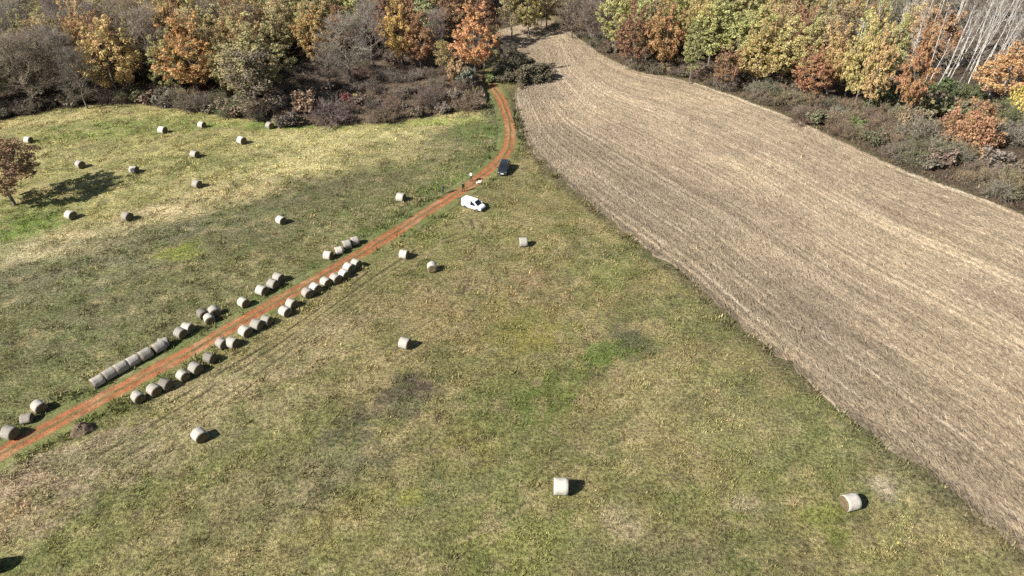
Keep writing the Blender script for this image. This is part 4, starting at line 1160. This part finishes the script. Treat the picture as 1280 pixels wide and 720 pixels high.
def crosspane(name, rings, i0, i1, t0, t1, parent, inset=.1, mat=M_GLASS):
    A0 = lerp3(rings[i0][6], rings[i1][6], t0); A1 = lerp3(rings[i0][6], rings[i1][6], t1)
    return pane(name, [(A0[0], -A0[1] + inset, A0[2] + .004), (A0[0], A0[1] - inset, A0[2] + .004), (A1[0], A1[1] - inset * .8, A1[2] + .004), (A1[0], -A1[1] + inset * .8, A1[2] + .004)], parent, mat)

def make_van(px, py, ang):
    x, y, z = at(px, py)
    root = bpy.data.objects.new('panel_van', None); COL.objects.link(root); root.location = (x, y, z + .02); root.rotation_euler = (0, 0, R_(ang)); root.scale = (.9, .9, .82)
    props(root, 'small white panel van parked on the grass just right of the track', 'van')
    st = [(-2.12, .42, 1.0, 1.62, .70, .76, .66), (-2.06, .30, 1.02, 1.80, .80, .84, .72), (-1.7, .27, 1.02, 1.86, .84, .88, .74), (-.6, .26, 1.02, 1.88, .85, .89, .75), (.35, .26, 1.02, 1.84, .85, .89, .74), (.62, .26, 1.02, 1.74, .85, .89, .71),
          (1.38, .27, 1.01, 1.10, .84, .87, .74), (1.75, .28, .93, 1.00, .82, .84, .70), (2.02, .30, .78, .86, .76, .78, .62), (2.14, .38, .66, .70, .62, .66, .5)]
    rings = loft_body(st)
    link('body', body_mesh('van_body', rings, M_WHITE), root)
    crosspane('windshield', rings, 5, 6, .0, 1.0, root, .03)
    for s in (1, -1):
        sidepane('door_window', rings, 4, 6, -.42, .84, root, s, .04, .88, .04, -.34)
        boxpart('mirror', root, (1.0, 1.2, s * .9 if s > 0 else -1.08, s * 1.08 if s > 0 else -.9, 1.05, 1.24), M_WHITE)
        boxpart('headlight', root, (1.86, 2.075, .48 if s > 0 else -.72, .72 if s > 0 else -.48, .70, .86), M_LAMP)
        boxpart('tail_light', root, (-2.135, -2.0, .70 if s > 0 else -.83, .83 if s > 0 else -.70, .85, 1.35), M_RED)
        boxpart('side_trim', root, (-.95, .95, s * .885 if s > 0 else -.91, .91 if s > 0 else -.885, .52, .62), M_PLAST)
        for wx in (-1.28, 1.32): wheel(root, wx, s, .80, .315)
    boxpart('front_bumper', root, (1.95, 2.2, -.68, .68, .30, .55), M_PLAST)
    boxpart('rear_bumper', root, (-2.2, -2.0, -.74, .74, .33, .52), M_PLAST)
    boxpart('number_plate', root, (-2.15, -2.115, -.26, .26, .72, .84), M_PLATE)
    for s in (1, -1): boxpart('rear_window', root, (-2.13, -2.075, .07 if s > 0 else -.55, .55 if s > 0 else -.07, 1.08, 1.48), M_GLASS)
    return root
def make_car(px, py, ang):
    x, y, z = at(px, py)
    root = bpy.data.objects.new('parked_car', None); COL.objects.link(root); root.location = (x, y, z + .02); root.rotation_euler = (0, 0, R_(ang))
    props(root, 'dark blue-black estate car parked beside the bend of the track', 'car')
    st = [(-2.2, .42, .88, .95, .66, .72, .6), (-2.12, .30, .92, 1.1, .78, .82, .66), (-1.75, .25, .94, 1.46, .84, .87, .62), (-1.2, .23, .94, 1.54, .86, .89, .63), (-.2, .22, .93, 1.56, .86, .89, .64), (.35, .22, .93, 1.50, .86, .89, .63),
          (1.12, .23, .92, 1.0, .85, .87, .74), (1.7, .25, .84, .92, .82, .84, .70), (2.08, .28, .70, .78, .76, .78, .60), (2.2, .36, .60, .64, .62, .66, .5)]
    rings = loft_body(st)
    link('body', body_mesh('car_body', rings, M_NAVY), root)
    crosspane('windshield', rings, 5, 6, .05, .94, root, .06)
    crosspane('rear_window', rings, 1, 2, .25, .92, root, .08)
    for s in (1, -1):
        sidepane('door_window', rings, 4, 6, -.02, .74, root, s, .10, .84, 0, -.30)
        sidepane('door_window', rings, 3, 4, .06, .90, root, s, .10, .84)
        sidepane('quarter_window', rings, 2, 3, .15, .85, root, s, .15, .84)
        boxpart('mirror', root, (.85, 1.02, .9 if s > 0 else -1.06, 1.06 if s > 0 else -.9, .96, 1.12), M_NAVY)
        boxpart('headlight', root, (1.92, 2.13, .46 if s > 0 else -.72, .72 if s > 0 else -.46, .62, .77), M_LAMP)
        boxpart('tail_light', root, (-2.21, -2.06, .56 if s > 0 else -.80, .80 if s > 0 else -.56, .74, .92), M_RED)
        boxpart('roof_rail', root, (-1.5, .2, .60 if s > 0 else -.64, .64 if s > 0 else -.60, 1.545, 1.60), M_RIM)
        for wx in (-1.33, 1.34): wheel(root, wx, s, .80, .32)
    boxpart('number_plate', root, (2.2, 2.235, -.27, .27, .44, .56), M_PLATE)
    boxpart('front_bumper', root, (2.0, 2.225, -.7, .7, .28, .42), M_PLAST)
    return root
make_van(592, 260, -33)
make_car(630, 214, -98)

# ------------------------------------------------------------------ people
M_SKIN = plain('skin', (.45, .26, .18), .6, .3, .05)
M_HAIR = plain('hair', (.035, .025, .02), .8, .2, .2, 20)
M_SHOE = plain('shoes', (.03, .028, .025), .7, .2)
def person(px, py, face, top, trousers, label, arms, pid, stride=.12):
    B = []                                       # (a, b, region) bones
    V = []; Rr = []; E = []; reg = []
    def v(p, r): V.append(Vector(p)); Rr.append(r); return len(V) - 1
    def chain(start, pts, region):
        last = start; ids = []
        for p, r in pts:
            i = v(p, r); E.append((last, i)); reg.append(region); last = i; ids.append(i)
        return ids
    pel = v((0, 0, .95), .155)
    tor = chain(pel, [((0, .0, 1.08), .145), ((0, .0, 1.25), .165), ((0, .01, 1.40), .15)], 'top')
    nk = chain(tor[-1], [((0, .02, 1.50), .06)], 'skin')
    hd = chain(nk[0], [((0, .035, 1.58), .085), ((0, .04, 1.67), .10), ((0, .035, 1.74), .075)], 'skin')
    chain(hd[1], [((0, .15, 1.655), .016)], 'skin')                        # nose
    for s in (1, -1): chain(hd[1], [((s * .108, .03, 1.66), .018)], 'skin')   # ears
    for s in (1, -1):
        st = stride * s
        lg = chain(pel, [((s * .10, st * .2, .86), .105), ((s * .115, st * .6 + .02, .50), .068), ((s * .12, st, .12), .045)], 'leg')
        chain(lg[-1], [((s * .12, st + .02, .05), .045), ((s * .13, st + .16, .035), .035)], 'shoe')
        el, ha = arms[0 if s > 0 else 1]
        el = (s * el[0], el[1], el[2]); ha = (s * ha[0], ha[1], ha[2])
        sh = chain(tor[-1], [((s * .19, .0, 1.39), .068), (el, .048), (ha, .034)], 'top')
        d = (Vector(ha) - Vector(el)).normalized()
        side = d.cross(Vector((0, 0, 1)));
        if side.length < .1: side = Vector((0, 1, 0))
        side.normalize()
        palm = chain(sh[-1], [(tuple(Vector(ha) + d * .07), .036)], 'skin')
        for k, L in enumerate((.068, .078, .074, .058)):
            o = side * (.027 - .018 * k)
            b0 = Vector(ha) + d * .10 + o; cur = Vector((0, 0, -1)) * .3
            chain(palm[0], [(tuple(b0), .010), (tuple(b0 + (d + cur * .6).normalized() * L * .5), .009), (tuple(b0 + (d + cur * .5).normalized() * L * .5 + (d + cur * 2).normalized() * L * .5), .008)], 'skin')
        b0 = Vector(ha) + d * .03 + side * .038
        chain(sh[-1], [(tuple(b0), .012), (tuple(b0 + (d + side * .6).normalized() * .045), .010)], 'skin')
    me = bpy.data.meshes.new('person_skeleton'); me.from_pydata(V, E, [])
    o = bpy.data.objects.new('person_skeleton', me); COL.objects.link(o)
    md = o.modifiers.new('skin', 'SKIN'); md.use_smooth_shade = True
    for i, sv in enumerate(me.skin_vertices[0].data):
        sv.radius = (Rr[i], Rr[i] * (.72 if i in (pel, *tor) else 1)); sv.use_root = (i == 0)
    sb = o.modifiers.new('sub', 'SUBSURF'); sb.levels = 1; sb.render_levels = 1
    dg = bpy.context.evaluated_depsgraph_get()
    bm_ = bpy.data.meshes.new_from_object(o.evaluated_get(dg))
    bpy.data.objects.remove(o); 
    order = {'skin': 0, 'top': 1, 'leg': 2, 'shoe': 3}
    bm_.materials.clear()
    for m_ in (M_SKIN, top, trousers, M_SHOE): bm_.materials.append(m_)
    segs = [(V[a], V[b], reg[i], max(Rr[a], Rr[b])) for i, (a, b) in enumerate(E)]
    for p in bm_.polygons:
        c = p.center; best = 1e9; r_ = 'top'
        for a, b, rg, rad in segs:
            t = max(0, min(1, (c - a).dot(b - a) / ((b - a).length_squared + 1e-9)))
            dd = (c - a.lerp(b, t)).length - rad * .6
            if dd < best: best = dd; r_ = rg
        if r_ == 'top' and c.z < .98 and abs(c.x) < .16: r_ = 'leg'
        p.material_index = order[r_]; p.use_smooth = True
    bm_.name = 'person_body'
    x, y, z = at(px, py)
    root = link('person', bm_); root.location = (x, y, z + .03); root.rotation_euler = (0, 0, R_(face - 90)); root.scale = (1.06, 1.06, 1.06)
    props(root, label, 'person')
    g = Geo(); n = 14
    for i in range(6):
        t = i / 5 * 1.75
        for j in range(n):
            a = 2 * math.pi * j / n; rr = .112 * math.sin(min(t, 1.57)) + .001
            back = -.015
            g.v.append((rr * math.cos(a), .03 + back + rr * 1.08 * math.sin(a), 1.69 + .105 * math.cos(t) - (.05 if math.sin(a) < -.2 and i > 3 else 0)))
    for i in range(5):
        for j in range(n): g.f.append([i * n + j, (i + 1) * n + j, (i + 1) * n + (j + 1) % n, i * n + (j + 1) % n]); g.m.append(0)
    link('hair', g.mesh('hair', M_HAIR, True), root)
    for s in (1, -1):
        g = Geo(); g.tube([(s * .036, .12, 1.675), (s * .036, .137, 1.675)], [.013, .007], 8)
        link('eye', g.mesh('eye', M_PLAST), root)
    return root
M_DARKJ = plain('dark_jacket', (.03, .035, .045), .85, .1); M_JEANS = plain('dark_jeans', (.03, .035, .05), .9, .1)
M_BLACKJ = plain('black_jacket', (.018, .018, .02), .85, .1); M_BLACKT = plain('black_trousers', (.022, .022, .024), .9, .1)
M_WHITEJ = plain('white_jacket', (.72, .72, .72), .8, .1); M_GREYT = plain('grey_trousers', (.07, .072, .08), .9, .1)
down = ((.27, -.02, 1.12), (.27, .06, .88)); fwd = ((.26, .02, 1.13), (.14, .26, 1.15))
person(554, 242.5, 10, M_DARKJ, M_JEANS, 'person in dark jacket and jeans standing in the grass left of the track', (down, down), 0)
person(579, 240, 60, M_BLACKJ, M_BLACKT, 'person all in black standing on the track facing the one in white', (down, fwd), 1)
person(589, 227, 215, M_WHITEJ, M_GREYT, 'person in white jacket and grey trousers on the far side of the track', (fwd, fwd), 2)
# white sheet lying on the track
g = Geo(); n = 12; rs = random.Random(3)
for i in range(n):
    for j in range(n):
        u = i / (n - 1) - .5; v_ = j / (n - 1) - .5
        g.v.append((u * 1.1 + v_ * .2, v_ * .65 + .1 * math.sin(u * 5), .10 + .05 * math.sin(u * 9 + v_ * 4) + rs.uniform(0, .03)))
for i in range(n - 1):
    for j in range(n - 1): g.f.append([i * n + j, (i + 1) * n + j, (i + 1) * n + j + 1, i * n + j + 1]); g.m.append(0)
x, y, z = at(599, 228)
o = link('sheet', g.mesh('sheet', plain('white_cloth', (.72, .68, .66), .8, .1), True)); o.location = (x, y, z + .02); o.rotation_euler = (0, 0, R_(28))
md = o.modifiers.new('thickness', 'SOLIDIFY'); md.thickness = .03
props(o, 'small crumpled white sheet lying on the red track beside the person in white', 'sheet')

# ------------------------------------------------------------------ light
SUN_EL, SUN_AZ = R_(37), R_(32)
d = Vector((math.cos(SUN_EL) * math.cos(SUN_AZ), math.cos(SUN_EL) * math.sin(SUN_AZ), -math.sin(SUN_EL)))
sl = bpy.data.lights.new('sun', 'SUN'); sl.energy = 5.0; sl.angle = R_(.5); sl.color = (1, .95, .87)
so = bpy.data.objects.new('sun', sl); COL.objects.link(so); so.rotation_euler = d.to_track_quat('-Z', 'Y').to_euler(); so.location = (-60, -40, 90)
w = bpy.data.worlds.new('World'); S.world = w; w.use_nodes = True
nt = w.node_tree; nt.nodes.clear()
sky = nt.nodes.new('ShaderNodeTexSky'); sky.sky_type = 'NISHITA'; sky.sun_disc = False
sky.sun_elevation = SUN_EL; sky.sun_rotation = math.atan2(-d.x, -d.y)
bg = nt.nodes.new('ShaderNodeBackground'); bg.inputs[1].default_value = .05
wo = nt.nodes.new('ShaderNodeOutputWorld')
nt.links.new(sky.outputs[0], bg.inputs[0]); nt.links.new(bg.outputs[0], wo.inputs[0])
S.view_settings.view_transform = 'Standard'; S.view_settings.look = 'None'
S.view_settings.exposure = 1.0; S.view_settings.gamma = 1; S.view_settings.use_curve_mapping = False
S.cycles.max_bounces = 6; S.cycles.diffuse_bounces = 3; S.cycles.transparent_max_bounces = 4
S.cycles.use_denoising = False
